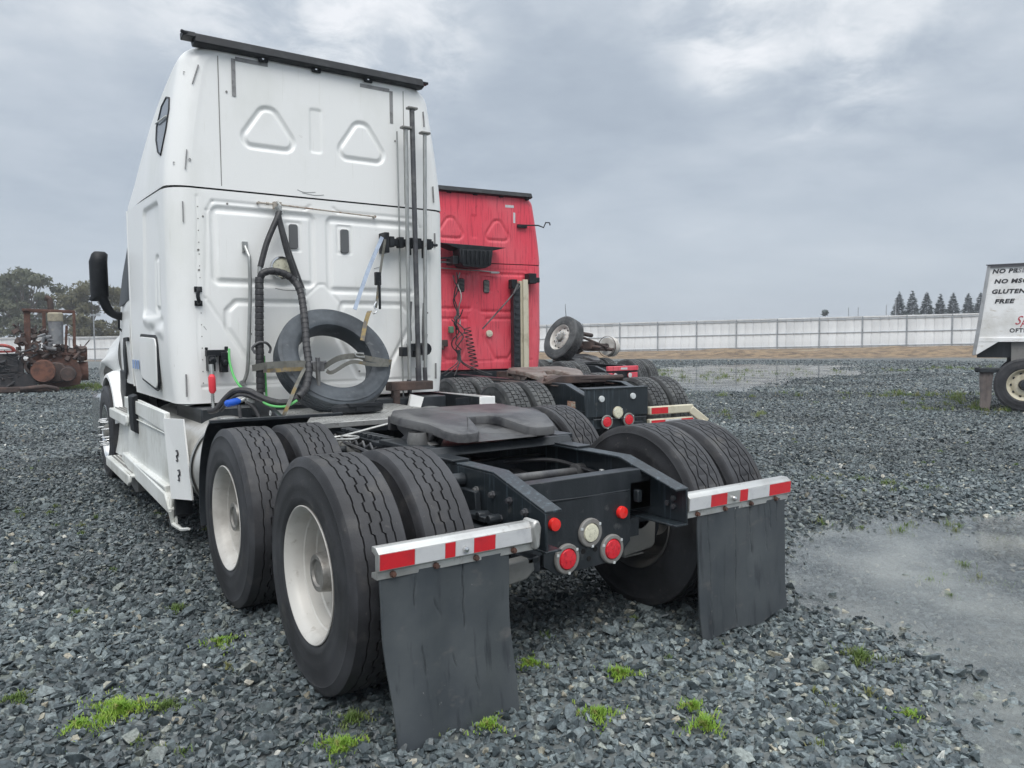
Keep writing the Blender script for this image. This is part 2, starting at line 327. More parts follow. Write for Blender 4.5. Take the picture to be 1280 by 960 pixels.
def ground():
    rs = np.concatenate([[0.01], np.geomspace(.6, 40, 150), np.geomspace(40.6, 110, 130), np.geomspace(113, 2500, 26)])
    th = np.linspace(0, 2 * PI, 361)
    Rr, Tt = np.meshgrid(rs, th, indexing='ij')
    X = CAMP[0] + Rr * np.sin(Tt); Y = CAMP[1] + Rr * np.cos(Tt); Z = terr(X, Y)
    mb = MB(); P = np.stack([X, Y, Z], -1); mb.grid(P.tolist())
    m = bpy.data.materials.new('gravel_ground'); m.use_nodes = True; t = m.node_tree; b = t.nodes['Principled BSDF']
    g = N(t, 'ShaderNodeNewGeometry')
    v1 = N(t, 'ShaderNodeTexVoronoi', i_Scale=24.); LK(t, g.outputs['Position'], v1.inputs[0])
    v2 = N(t, 'ShaderNodeTexVoronoi', i_Scale=9.); LK(t, g.outputs['Position'], v2.inputs[0])
    sp = N(t, 'ShaderNodeSeparateColor'); LK(t, v1.outputs['Color'], sp.inputs[0])
    sp2 = N(t, 'ShaderNodeSeparateColor'); LK(t, v2.outputs['Color'], sp2.inputs[0])
    c = ramp(t, sp.outputs[0], [(0, (.022, .028, .030)), (.5, (.055, .068, .072)), (.86, (.13, .152, .152)), (1, (.24, .265, .26))])
    c2 = ramp(t, sp2.outputs[1], [(0, (.05, .055, .062)), (.6, (.11, .12, .125)), (1, (.22, .235, .235))])
    col = mixc(t, .5, c.outputs[0], c2.outputs[0])
    nb = N(t, 'ShaderNodeTexNoise', i_Scale=.13, i_Detail=4.); LK(t, g.outputs['Position'], nb.inputs[0])
    nr = ramp(t, nb.outputs[0], [(.42, 0.), (.62, .45)])
    col = mixc(t, nr.outputs[0], col, (.16, .175, .165))
    # weeds tint over far gravel
    nw = N(t, 'ShaderNodeTexNoise', i_Scale=.35, i_Detail=8., i_Roughness=.7); LK(t, g.outputs['Position'], nw.inputs[0])
    wr = ramp(t, nw.outputs[0], [(.60, 0.), (.70, .5)])
    col = mixc(t, wr.outputs[0], col, (.13, .17, .07))
    # dirt strip along the fence: signed distance to the fence line
    sx = N(t, 'ShaderNodeSeparateXYZ'); LK(t, g.outputs['Position'], sx.inputs[0])
    # fr = D - 70.7 + .267 L  as a linear function of x, y
    ax = fx + .267 * fy; ay = fy - .267 * fx; a0 = -CAMP[0] * ax - CAMP[1] * ay - 70.7
    fr = mth(t, 'ADD', mth(t, 'ADD', mth(t, 'MULTIPLY', sx.outputs[0], ax), mth(t, 'MULTIPLY', sx.outputs[1], ay)), a0)
    ne = N(t, 'ShaderNodeTexNoise', i_Scale=.4, i_Detail=5.); LK(t, g.outputs['Position'], ne.inputs[0])
    fr2 = mth(t, 'ADD', fr, mth(t, 'MULTIPLY', mth(t, 'SUBTRACT', ne.outputs[0], .5), 4.))
    dm = N(t, 'ShaderNodeMapRange'); LK(t, fr2, dm.inputs[0]); dm.inputs[1].default_value = -17.5; dm.inputs[2].default_value = -16.0
    nd = N(t, 'ShaderNodeTexNoise', i_Scale=1.6, i_Detail=8., i_Roughness=.65); LK(t, g.outputs['Position'], nd.inputs[0])
    dc = ramp(t, nd.outputs[0], [(.33, (.065, .043, .026)), (.47, (.16, .108, .06)), (.60, (.28, .195, .11)), (.75, (.16, .14, .06))])
    tr = N(t, 'ShaderNodeMapRange'); LK(t, mth(t, 'ABSOLUTE', mth(t, 'ADD', fr2, 7.)), tr.inputs[0]); tr.inputs[1].default_value = 2.2; tr.inputs[2].default_value = 1.; 
    dcc = mixc(t, tr.outputs[0], dc.outputs[0], (.30, .235, .155))
    col = mixc(t, dm.outputs[0], col, dcc)
    LK(t, col, b.inputs['Base Color']); b.inputs['Roughness'].default_value = .7
    hb = mth(t, 'ADD', mth(t, 'MULTIPLY', sp.outputs[1], .6), mth(t, 'MULTIPLY', mth(t, 'SUBTRACT', 1., v1.outputs[0]), .6))
    bp = N(t, 'ShaderNodeBump', i_Strength=.9, i_Distance=.03); LK(t, hb, bp.inputs['Height']); LK(t, bp.outputs[0], b.inputs['Normal'])
    o = mb.build('ground', m, ang=180, fix=False); tag(o, kind='structure')
ground()
def water(name, poly, z, lab):
    mb = MB(); P = np.array(poly); c = P.mean(0); Q = c + (P - c) * (1.12 if len(poly) > 8 else 1.3); mb.add([(p[0], p[1], z) for p in Q], [tuple(range(len(Q)))])
    m = MATS.get('murky_water')
    if m is None:
        m = bpy.data.materials.new('puddle_water'); m.use_nodes = True; t = m.node_tree; b = t.nodes['Principled BSDF']
        g = N(t, 'ShaderNodeNewGeometry')
        nz = N(t, 'ShaderNodeTexNoise', i_Scale=1.1, i_Detail=5.); LK(t, g.outputs['Position'], nz.inputs[0])
        c = ramp(t, nz.outputs[0], [(.35, (.17, .19, .192)), (.65, (.25, .262, .232))])
        LK(t, c.outputs[0], b.inputs['Base Color']); b.inputs['Roughness'].default_value = .09; b.inputs['IOR'].default_value = 1.5; b.inputs['Coat Weight'].default_value = 1.; b.inputs['Coat Roughness'].default_value = .07; b.inputs['Coat IOR'].default_value = 1.6
        al = ramp(t, nz.outputs[0], [(.33, .30), (.66, .70)]); LK(t, al.outputs[0], b.inputs['Alpha'])
        mp = N(t, 'ShaderNodeMapping'); mp.inputs['Scale'].default_value = (1, 1.8, 1); LK(t, g.outputs['Position'], mp.inputs[0])
        nr = N(t, 'ShaderNodeTexNoise', i_Scale=16., i_Detail=4.); LK(t, mp.outputs[0], nr.inputs[0])
        bp = N(t, 'ShaderNodeBump', i_Strength=.8, i_Distance=.012); LK(t, nr.outputs[0], bp.inputs['Height']); LK(t, bp.outputs[0], b.inputs['Normal'])
        MATS['murky_water'] = m
    o = mb.build('puddle_water', m, flat=True, fix=False); tag(o, kind='structure')
water('puddle_water', PUD1, -.033, '')
water('puddle_water', PUD2, -.030, '')
WET = [(6.2, 3.0), (7.4, 2.6), (7.9, 1.9), (6.9, 2.0), (6.0, 2.4)]


# stones: a few angular source stones, scattered as instances
rock_col = bpy.data.collections.new('stone_sources')
def stone_mat():
    m = bpy.data.materials.new('crushed_stone'); m.use_nodes = True; t = m.node_tree; b = t.nodes['Principled BSDF']
    oi = N(t, 'ShaderNodeObjectInfo')
    c = ramp(t, oi.outputs['Random'], [(0, (.022, .031, .035)), (.30, (.050, .064, .070)), (.62, (.086, .107, .113)), (.88, (.132, .157, .160)), (.972, (.19, .205, .18)), (.994, (.25, .225, .17)), (1, (.44, .45, .42))])
    g = N(t, 'ShaderNodeNewGeometry')
    n = N(t, 'ShaderNodeTexNoise', i_Scale=70., i_Detail=5., i_Roughness=.7); LK(t, g.outputs['Position'], n.inputs[0])
    r = ramp(t, n.outputs[0], [(.35, .55), (.65, 1.45)])
    nv_ = N(t, 'ShaderNodeTexNoise', i_Scale=.28, i_Detail=5., i_Roughness=.6); LK(t, g.outputs['Position'], nv_.inputs[0]); rv_ = ramp(t, nv_.outputs[0], [(.38, .72), (.5, 1.), (.64, 1.45)])
    col = mixc(t, 1., c.outputs[0], r.outputs[0], 'MULTIPLY'); col = mixc(t, 1., col, rv_.outputs[0], 'MULTIPLY'); LK(t, col, b.inputs['Base Color'])
    nl = N(t, 'ShaderNodeTexNoise', i_Scale=.5, i_Detail=3.); LK(t, g.outputs['Position'], nl.inputs[0])
    rr = ramp(t, nl.outputs[0], [(.4, .28), (.62, .62)]); LK(t, rr.outputs[0], b.inputs['Roughness'])
    bp = N(t, 'ShaderNodeBump', i_Strength=.35, i_Distance=.004); LK(t, n.outputs[0], bp.inputs['Height']); LK(t, bp.outputs[0], b.inputs['Normal'])
    return m
stm = stone_mat()
for i in range(9):
    bm = bmesh.new()
    sx, sy, sz = .5, RNG.uniform(.34, .46), RNG.uniform(.22, .36)
    for _ in range(11):
        v = Vector(RNG.normal(size=3)).normalized(); bm.verts.new((v.x * sx * RNG.uniform(.8, 1.1), v.y * sy * RNG.uniform(.8, 1.1), v.z * sz * RNG.uniform(.8, 1.1)))
    h = bmesh.ops.convex_hull(bm, input=bm.verts); bmesh.ops.delete(bm, geom=[e for e in h['geom_interior'] if isinstance(e, bmesh.types.BMVert)], context='VERTS')
    me = bpy.data.meshes.new('stone'); bm.to_mesh(me); bm.free(); me.materials.append(stm)
    o = bpy.data.objects.new('stone', me); rock_col.objects.link(o)
def gravel():
    XY = []; SC = []
    def ring(r0, r1, dens, s0, s1, half=.86):
        A = .5 * (r1 * r1 - r0 * r0) * 2 * half; n = int(A * dens)
        r = np.sqrt(RNG.uniform(r0 * r0, r1 * r1, n)); a = RNG.uniform(-half, half, n) + YAW
        XY.append(np.stack([CAMP[0] + r * np.sin(a), CAMP[1] + r * np.cos(a)], 1)); SC.append(s0 + (s1 - s0) * RNG.uniform(0, 1, n) ** 2.0)
    ring(.8, 6, 2500, .020, .064); ring(6, 12, 1450, .025, .066); ring(12, 22, 520, .034, .074); ring(22, 34, 120, .05, .11); ring(34, 50, 40, .07, .13, .7)
    P = np.concatenate(XY); sc = np.concatenate(SC); n = len(P); sc = np.where(RNG.uniform(0, 1, n) < .03, sc * 1.6, sc)
    L, D = toLD(P[:, 0], P[:, 1]); keep = (D - FD(L)) < -17.2 + .8 * wob(P[:, 0] * .6, P[:, 1] * .6); P = P[keep]; sc = sc[keep]; n = len(P)
    pt = wob(P[:, 0] * .5 + 9, P[:, 1] * .5 - 4); sc = sc * (1 - .30 * sstep(.15, .9, pt))
    z = terr(P[:, 0], P[:, 1]) + sc * RNG.uniform(-.05, .30, n)
    me = bpy.data.meshes.new('gravel'); me.vertices.add(n); me.vertices.foreach_set('co', np.column_stack([P, z]).ravel())
    a = me.attributes.new('rot', 'FLOAT_VECTOR', 'POINT'); rot = np.column_stack([RNG.normal(0, .5, n), RNG.normal(0, .5, n), RNG.uniform(0, 2 * PI, n)]); a.data.foreach_set('vector', rot.ravel())
    a = me.attributes.new('scl', 'FLOAT', 'POINT'); a.data.foreach_set('value', sc)
    a = me.attributes.new('idx', 'INT', 'POINT'); a.data.foreach_set('value', RNG.integers(0, 9, n).astype(np.int32))
    o = bpy.data.objects.new('gravel', me); C.objects.link(o); me.materials.append(stm)
    ng = bpy.data.node_groups.new('scatter_stones', 'GeometryNodeTree')
    ng.interface.new_socket('Geometry', in_out='INPUT', socket_type='NodeSocketGeometry'); ng.interface.new_socket('Geometry', in_out='OUTPUT', socket_type='NodeSocketGeometry')
    gi = ng.nodes.new('NodeGroupInput'); go = ng.nodes.new('NodeGroupOutput')
    mp = ng.nodes.new('GeometryNodeMeshToPoints'); ip = ng.nodes.new('GeometryNodeInstanceOnPoints')
    ci = ng.nodes.new('GeometryNodeCollectionInfo'); ci.inputs[0].default_value = rock_col; ci.inputs[1].default_value = True; ci.inputs[2].default_value = True
    def na(nm, ty):
        x = ng.nodes.new('GeometryNodeInputNamedAttribute'); x.data_type = ty; x.inputs[0].default_value = nm; return x.outputs[0]
    e2r = ng.nodes.new('FunctionNodeEulerToRotation')
    l = ng.links.new
    l(gi.outputs[0], mp.inputs[0]); l(mp.outputs[0], ip.inputs['Points']); l(ci.outputs[0], ip.inputs['Instance'])
    ip.inputs['Pick Instance'].default_value = True; l(na('idx', 'INT'), ip.inputs['Instance Index'])
    l(na('rot', 'FLOAT_VECTOR'), e2r.inputs[0]); l(e2r.outputs[0], ip.inputs['Rotation']); l(na('scl', 'FLOAT'), ip.inputs['Scale'])
    l(ip.outputs[0], go.inputs[0])
    md = o.modifiers.new('scatter', 'NODES'); md.node_group = ng
    tag(o, 'dark blue grey crushed stone spread over the whole yard', 'gravel', kind='stuff')
    print('stones', n)
gravel()

# ------------------------------------------------------------------ tyres and wheels
def tyre_mesh(kind, R=.52, w=.28, rin=.292):
    NP = {'rib': 34, 'hex': 27, 'lug': 44}[kind]
    hw = w / 2
    # profile from inner bead (x=-) over the crown to the outer bead; (x, r, groove id)
    side = [(-hw * .72, rin, -1), (-hw * .86, rin + .006, -1), (-hw * .93, rin + .022, -1), (-hw * .985, rin + .045, -1), (-hw * .975, rin + .051, -1), (-hw * 1.0, rin + .085, -1), (-hw * 1.0, rin + .115, -1),
            (-hw * .985, rin + .121, -1), (-hw * .985, rin + .15, -1), (-hw * .94, R - .052, -1), (-hw * .955, R - .046, -1), (-hw * .90, R - .030, -1), (-hw * .875, R - .014, -2), (-hw * .82, R - .004, -2)]
    if kind == 'rib': gs = [(-.070, .0018, .0030, 0), (-.026, .0058, .0036, 1), (.020, .0058, .0036, 2), (.066, .0018, .0030, 3)]
    elif kind == 'hex': gs = [(-.080, .003, .0036, 1), (-.042, .0115, .0036, 0), (0, .0115, .0036, 1), (.042, .0115, .0036, 0), (.080, .003, .0036, 1)]
    else: gs = [(-.060, .003, .0055, 0), (0, .007, .0055, 1), (.060, .003, .0055, 2)]
    prof = list(side)
    crown = []
    xs_prev = -hw * .80
    for gi, (gx, amp, gw, ph) in enumerate(gs):
        crown += [('r', (xs_prev + gx) / 2 if gi else -hw * .7, 0, gi)]
        crown += [('g', gx - gw * 1.25, 0, gi), ('g', gx - gw, .014, gi), ('g', gx + gw, .014, gi), ('g', gx + gw * 1.25, 0, gi)]
        xs_prev = gx
    crown += [('r', hw * .7, 0, len(gs))]
    per = {'rib': [0, .22, .30, .5, .72, .80], 'hex': [0, .04, .07, .22, .28, .50, .54, .57, .72, .78], 'lug': [0, .03, .05, .17, .19, .45, .48, .52, .64, .67]}[kind]
    ang = []; tt = []
    for k in range(NP):
        for t in per: ang.append(2 * PI * (k + t) / NP); tt.append(t)
    def zig(t, ph):
        # stepped zigzag, period 1
        t = (t + (.5 if ph % 2 and kind == 'hex' else 0)) % 1
        return (-1 if t < .22 else (-1 + 2 * (t - .22) / .08 if t < .30 else (1 if t < .72 else (1 - 2 * (t - .72) / .08 if t < .80 else -1)))) if kind != 'hex' else (4 * abs(t - .5) - 1)
    rows = []
    for x, r, _ in side: rows.append([(x, r)] * len(ang))
    def crownr(x): return R - .010 * (abs(x) / hw) ** 2.2
    for ty, x, dep, gi in crown:
        row = []
        for a, t in zip(ang, tt):
            xx = x
            if ty == 'g': xx = x + gs[gi][1] * zig(t, gs[gi][3])
            d = dep
            if kind == 'lug' and ty in 'rg' and dep == 0:
                if gi in (0, 3) or (ty == 'g' and ((gi == 0 and x < gs[0][0]) or (gi == 2 and x > gs[2][0]))):
                    d = .013 if t in (.05, .17) else 0
                else: d = .011 if t in (.52, .64) else 0
            if kind == 'hex' and dep == 0 and ((ty == 'r' and 0 < gi < len(gs))): d = .006 if t in ((.04, .07) if gi % 2 else (.54, .57)) else 0
            row.append((xx, crownr(xx) - d))
        rows.append(row)
    for x, r, _ in side[::-1]: rows.append([(-x, r)] * len(ang))
    n = len(ang); vs = []
    ca = np.cos(ang); sa = np.sin(ang)
    for row in rows:
        for k, (x, r) in enumerate(row): vs.append((x, r * ca[k], r * sa[k]))
    m = len(rows)
    # shoulder serration: little radial nicks on the shoulder row
    fs = [(i * n + k, i * n + (k + 1) % n, (i + 1) * n + (k + 1) % n, (i + 1) * n + k) for i in range(m - 1) for k in range(n)]
    fs += [((m - 1) * n + k, (m - 1) * n + (k + 1) % n, (k + 1) % n, k) for k in range(n)]
    me = bpy.data.meshes.new('tyre'); me.from_pydata(vs, [], fs)
    bm = bmesh.new(); bm.from_mesh(me); bmesh.ops.recalc_face_normals(bm, faces=bm.faces); bm.to_mesh(me); bm.free()
    me.polygons.foreach_set('use_smooth', [True] * len(me.polygons)); me.set_sharp_from_angle(angle=math.radians(38))
    return me
TM = {}
def tyre_obj(kind, m, parent=None, name='tyre'):
    key = (kind, m.name)
    if key not in TM:
        me = tyre_mesh(kind); me.materials.append(m); TM[key] = me
    o = bpy.data.objects.new(name, TM[key]); C.objects.link(o); o.parent = parent; return o
def rim_dual_mb():
    """outer dual rim seen from +x side: deep dish"""
    mb = MB()
    mb.lathe([(.108, .291), (.124, .302), (.130, .304), (.133, .300), (.130, .294), (.118, .287), (.108, .275), (.085, .268), (.055, .262), (.050, .256), (.0, .252), (-.006, .245), (-.045, .240), (-.062, .232), (-.068, .215), (-.045, .165), (-.040, .142), (-.050, .142),
              (-.055, .148), (-.090, .225), (-.118, .262), (-.118, .275), (-.118, .287), (-.130, .294), (-.133, .302), (-.124, .302), (-.108, .291)], n=72)
    return mb
def rim_face_mb(face=.02, sign=1):
    """steer wheel rim, disc bulging outward"""
    mb = MB()
    mb.lathe([(.108, .291), (.130, .304), (.133, .300), (.118, .287), (.10, .270), (.06, .262), (.045, .235), (.075, .20), (.085, .165), (.085, .11), (.05, .10), (-.02, .10)], n=60)
    mb.lathe([(.108, .291), (-.108, .291), (-.13, .304)], n=60)
    return mb
RIMS = {}
def hub_mb(L=.10, r=.10):
    return MB().lathe([(-.09, .14), (-.03, .14), (-.025, .12), (.02, .092), (.080, .085), (.088, .081), (.088, .062), (.078, .056), (.078, .0)], n=32)
def mesh_of(key, fn, m, ang=35):
    if key not in RIMS:
        o = fn().build(key, m, ang=ang); RIMS[key] = o.data; bpy.data.objects.remove(o)
    return RIMS[key]
def lug_nuts_mb(x, r, n=10, L=.03, rad=.016, cone=False):
    mb = MB()
    for k in range(n):
        a = 2 * PI * (k + .5) / n; y, z = r * math.cos(a), r * math.sin(a)
        if cone: mb.tube([(x, y, z), (x + .03, y, z), (x + .034, y, z), (x + L, y, z)], [.019, .019, .013, .004], 8)
        else: mb.cyl((x, y, z), (x + L, y, z), rad, 6)
    return mb
def holes_mb(x, r, n=10, rad=.026):
    mb = MB()
    for k in range(n):
        a = 2 * PI * k / n; y, z = r * math.cos(a), r * math.sin(a); mb.cyl((x - .002, y, z), (x + .002, y, z), rad, 12)
    return mb
def part(name, me, parent, loc=(0, 0, 0), rot=(0, 0, 0)):
    o = bpy.data.objects.new(name, me); C.objects.link(o); o.parent = parent; o.location = loc; o.rotation_euler = rot; return o
def wheel(parent, x, y, z, side, kind, rub, rimm, style='dual', spin=0., name='wheel', hub=True):
    """side=-1: outer face looks to -x"""
    w = empty(name, (x, y, z), 0, parent); w.rotation_euler = (spin, 0, 0 if side > 0 else PI)
    if side < 0: w.rotation_euler = Euler((spin, 0, PI))
    o = tyre_obj(kind, rub, w)
    if style == 'dual':
        part('rim', mesh_of('dual_rim_' + rimm.name, rim_dual_mb, rimm), w)
        part('hub', mesh_of('dual_hub', hub_mb, hubm), w)
        part('lug_nuts', mesh_of('dual_nuts', lambda: lug_nuts_mb(-.048, .165, 10), greym), w)
        part('hand_holes', mesh_of('dual_holes', lambda: holes_mb(-.0655, .213, 5, .020), blackp), w)['kind'] = 'stuff'
    elif style == 'inner':
        part('rim', mesh_of('dual_rim_' + rimm.name, rim_dual_mb, rimm), w)
    else:
        part('rim', mesh_of('steer_rim_' + rimm.name, rim_face_mb, rimm), w)
        part('hand_holes', mesh_of('steer_holes', lambda: holes_mb(.062, .222, 10, .024), blackp), w)['kind'] = 'stuff'
        part('hub', mesh_of('steer_hub', lambda: MB().lathe([(.05, .10), (.09, .10), (.095, .085), (.14, .08), (.15, .06), (.15, 0)], n=32), greym if style != 'chrome' else chrome), w)
        part('lug_nuts', mesh_of('steer_nuts' + style, lambda: lug_nuts_mb(.083, .143, 10, .11 if style == 'spike' else .03, .016, style == 'spike'), chrome), w)
    return w

# ------------------------------------------------------------------ cab shell
def emboss_rear(x, z):
    """outward relief (m) of the sleeper's rear wall"""
    h = np.zeros_like(x)
    def ring(poly, rad, wd, dep, soft=.010):
        d = sdpoly(x, z, poly, rad); return -dep * sstep(soft, -soft, d) * (1 - sstep(-wd + soft, -wd - soft, d))
    for s, cxm in ((-1, -.42), (1, .36)):
        tri = [(cxm - .012, 3.250), (cxm + .012, 3.250), (cxm + .125, 3.085), (cxm - .125, 3.085)]
        h += ring(tri, .085, .034, .017, .009)
    h += ring([(-.065, 3.36), (-.005, 3.36), (-.005, 3.05), (-.065, 3.05)], .018, .2, .009, .007)
    for s in (-1, 1):
        X = x * s; m = X > 0
        a = ring([(-.82 * 1, 2.48), (-.12, 2.48), (-.12, 2.0), (-.82, 2.0)], .055, .042, .016, .011) if s < 0 else ring([(.09, 2.47), (.80, 2.47), (.80, 1.96), (.09, 1.96)], .055, .042, .016, .011)
        h += a
        cxv = -.245 if s < 0 else .19
        h += ring([(cxv - .055, 2.45), (cxv + .055, 2.45), (cxv + .055, 2.24), (cxv - .055, 2.24)], .012, .018, .008, .006)
        # lower trapezoid pressings
        poly = [(.17, 1.80), (.70, 1.80), (.76, 1.74), (.76, 1.62), (.52, 1.22), (.30, 1.22), (.13, 1.55)]
        poly = [(s * a_, b_) for a_, b_ in poly]; h += ring(poly, .035, .038, .014, .010)
        # outer frame line
        for p, q in (((.90, 2.50), (.93, 1.84)), ((.93, 1.84), (.60, 1.33)), ((.60, 1.33), (.58, 1.20)), ((.90, 2.50), (.86, 2.57)), ((.86, 2.57), (.14, 2.57)), ((.14, 2.57), (.10, 2.60))):
            h += -.007 * sstep(.016, .004, sdseg(x, z, (s * p[0], p[1]), (s * q[0], q[1])))
        h += -.006 * sstep(.010, .004, sdseg(x, z, (s * .97, 2.6), (s * 1.0, 1.1)))
        h += .010 * sstep(.05, -.0, np.abs(x - s * 1.0) - .0) * 0
    h += -.006 * sstep(.014, .004, np.minimum.reduce([sdseg(x, z, (-.16, 1.86), (-.04, 1.97)), sdseg(x, z, (-.04, 1.97), (.01, 1.97)), sdseg(x, z, (.01, 1.97), (.13, 1.83))]))
    h += -.008 * sstep(.012, .005, np.abs(z - 1.17)) * (np.abs(x) < .98) * (z < 2)
    h += -.006 * sstep(.010, .004, np.abs(z - 1.30)) * (np.abs(x) < .95) * (z < 2) * 0
    
    h += .0025 * np.sin(3.1 * x + 1) * np.sin(2.3 * z)
    return h
def emboss_side(y, z):
    """y measured forward of the rear wall"""
    h = np.zeros_like(y)
    def ring(poly, rad, wd, dep, soft=.016):
        d = sdpoly(y, z, poly, rad); return -dep * sstep(soft, -soft, d) * (1 - sstep(-wd + soft, -wd - soft, d))
    h += ring([(.42, 2.52), (.95, 2.52), (1.05, 1.78), (.45, 1.78)], .06, 3, .02)
    h += ring([(.55, 2.15), (.60, 2.15), (.64, 1.8), (.55, 1.8)], .05, .04, .014)
    h += .016 * sstep(.09, 0, sdseg(y, z, (.35, 1.60), (1.1, 1.72))) + -.012 * sstep(.07, 0, sdseg(y, z, (.35, 1.66), (.8, 1.62)))
    h += -.02 * sstep(.014, .006, np.abs(y - 1.80))
    return h
ROOF = [(-.1, 3.73), (.06, 3.73), (.30, 3.71), (.52, 3.64), (.76, 3.54), (1.02, 3.40), (1.30, 3.23), (1.58, 3.05), (1.80, 2.91), (1.95, 2.81), (2.9, 2.79)]
def halfw(z): return 1.175 - .0 * z if np.isscalar(z) else np.full_like(z, 1.175)
def shell_upper(parent, m, yb, name='roof_fairing', fine=1.):
    zb0 = 2.668; nz = int(95 * fine); nx = int(190 * fine); rc = .13
    def outline(yl, delta, emb=False):
        zt = float(np.interp(yl, [a for a, _ in ROOF], [b for _, b in ROOF])) - delta * .30
        zb = zb0 + .035 * max(yl, 0)
        z = zb + (zt - zb) * np.linspace(0, 1, nz)
        lin = 1.175 - .155 * np.clip((z - 2.668) / 1.06, 0, 1) ** 1.35 - .05 * max(yl - 1, 0) / 1.9
        rcc = min(rc, (zt - zb) * .45)
        k = np.clip(z - (zt - rcc), 0, rcc); cor = rcc - np.sqrt(np.maximum(rcc ** 2 - k ** 2, 0))
        w = lin - delta - cor
        s = np.linspace(-1, 1, nx)
        left = [(-w[j], z[j]) for j in range(nz)]
        top = [(s[i] * w[-1], zt + .035 * (1 - s[i] ** 2) * min(1, yl * 2 + .05)) for i in range(1, nx - 1)]
        right = [(w[j], z[j]) for j in range(nz - 1, -1, -1)]
        return left + top + right, z, w
    mb = MB(); secs = []
    rC = .16
    st = [(rC * (1 - math.sin(t)), rC * (1 - math.cos(t))) for t in np.linspace(0, PI / 2, 9)]   # (delta, y)
    ys = [(0, y) for y in np.concatenate([np.linspace(.2, 1.95, 30)])]
    for dl, y in st + ys:
        o, z, w = outline(y, dl); secs.append([(x, yb + y, zz) for x, zz in o])
    mb.grid(secs)
    o, z, w = outline(0, rC)
    s = np.linspace(-1, 1, nx); X = w[:, None] * s[None, :]; Z = np.repeat(z[:, None], nx, 1)
    E = emboss_rear(X, Z); edge = np.minimum(sstep(0, .03, w[:, None] - np.abs(X)), sstep(0, .03, z[-1] - Z))
    Y = yb - E * edge
    mb.grid(np.stack([X, Y, Z], -1).tolist())
    # bottom lip turned inward
    return mb.build(name, m, parent, ang=50)
def shell_lower(parent, m, yb, name='sleeper_body', fine=1., length=1.86):
    zb0 = 1.045; rC = .17
    nz = int(150 * fine); nx = int(190 * fine)
    z = np.linspace(zb0, 2.655, nz)
    lin = 1.175 - .035 * np.clip((1.6 - z) / .55, 0, 1) ** 2
    mb = MB()
    th = np.linspace(0, PI / 2, 10); secs = []
    for t in th:
        y = rC * (1 - math.cos(t)); w = lin - rC * (1 - math.sin(t)); secs.append([(-w[j], yb + y, z[j]) for j in range(nz)])
    ys = np.linspace(.22, length, int(80 * fine))
    for y in ys:
        e = emboss_side(np.full(nz, y), z); zz = z + .035 * y * np.clip((z - 2.3) / .35, 0, 1); secs.append([(-(lin[j] + e[j]), yb + y, zz[j]) for j in range(nz)])
    mb.grid(secs)
    mb.grid([[(-x, y, q) for x, y, q in s_] for s_ in secs])
    # bottom lips
    for sg in (-1, 1):
        mb.add([(sg * 1.14, yb + .17, 1.045), (sg * 1.14, yb + length, 1.045), (sg * 1.08, yb + length, 1.03), (sg * 1.08, yb + .05, 1.03), (sg * 1.0, yb, 1.045)], [(0, 1, 2, 3), (0, 3, 4)])
    w = lin - rC; s = np.linspace(-1, 1, nx); X = w[:, None] * s[None, :]; Z = np.repeat(z[:, None], nx, 1)
    E = emboss_rear(X, Z); edge = np.minimum.reduce([sstep(0, .02, w[:, None] - np.abs(X)), sstep(0, .02, z[-1] - Z), sstep(0, .02, Z - z[0])])
    mb.grid(np.stack([X, yb - E * edge, Z], -1).tolist())
    o = mb.build(name, m, parent, ang=50)
    # dark floor and seam filler so the joints read as recesses
    fl = MB(); fl.box((-1.10, yb + .06, 1.07), (1.10, yb + length, 1.12)); fl.box((-1.12, yb + .05, 2.64), (1.12, yb + length - .05, 2.685)); fl.build('cab_floor_and_dark_filler', blackp, parent)
    return o
def blob_fender(): pass

# ------------------------------------------------------------------ chassis shared by the tractor units
def rail_mb(sx, y1, ye=-.64, ztop=.893, zend=.78, ybend=-.24, zb=.62):
    mb = MB(); x0 = sx * .43; xi = sx * .418
    out = [(ye, zb), (y1, zb), (y1, ztop), (ybend, ztop), (ye, zend)]
    mb.prism(out, 'x', min(x0, xi), max(x0, xi))
    a, b = sorted((x0 + sx * .0015, sx * .345))
    mb.prism([(ye - .002, zend + .001), (ybend, ztop + .001), (y1, ztop + .001), (y1, ztop + .012), (ybend - .003, ztop + .012), (ye - .002, zend + .012)], 'x', a, b)
    mb.prism([(ye, zb - .011), (y1, zb - .011), (y1, zb - .001), (ye, zb - .001)], 'x', a, b)
    return mb
def lamp(parent, name, x, y, z, r, rb, lm, bm_=None):
    mb = MB().lathe([(0, r * .999), (-.012, r), (-.020, r * .9), (-.023, 0)], (x, y, z), 'y', 32)
    o = mb.build(name, lm, parent)
    if bm_ is not None:
        MB().lathe([(0, rb), (-.010, rb), (-.016, rb * .93), (-.017, r * 1.06), (-.008, r), (0, r)], (x, y, z), 'y', 36).build('bezel', bm_, o)
        b = MB()
        for k in range(3):
            a = 2 * PI * k / 3 - PI / 2 + .1; b.box((x + math.cos(a) * rb * .92 - .006, y - .019, z + math.sin(a) * rb * .92 - .006), (x + math.cos(a) * rb * .92 + .006, y - .012, z + math.sin(a) * rb * .92 + .006))
        b.build('clip', lensclear, o)
    return o
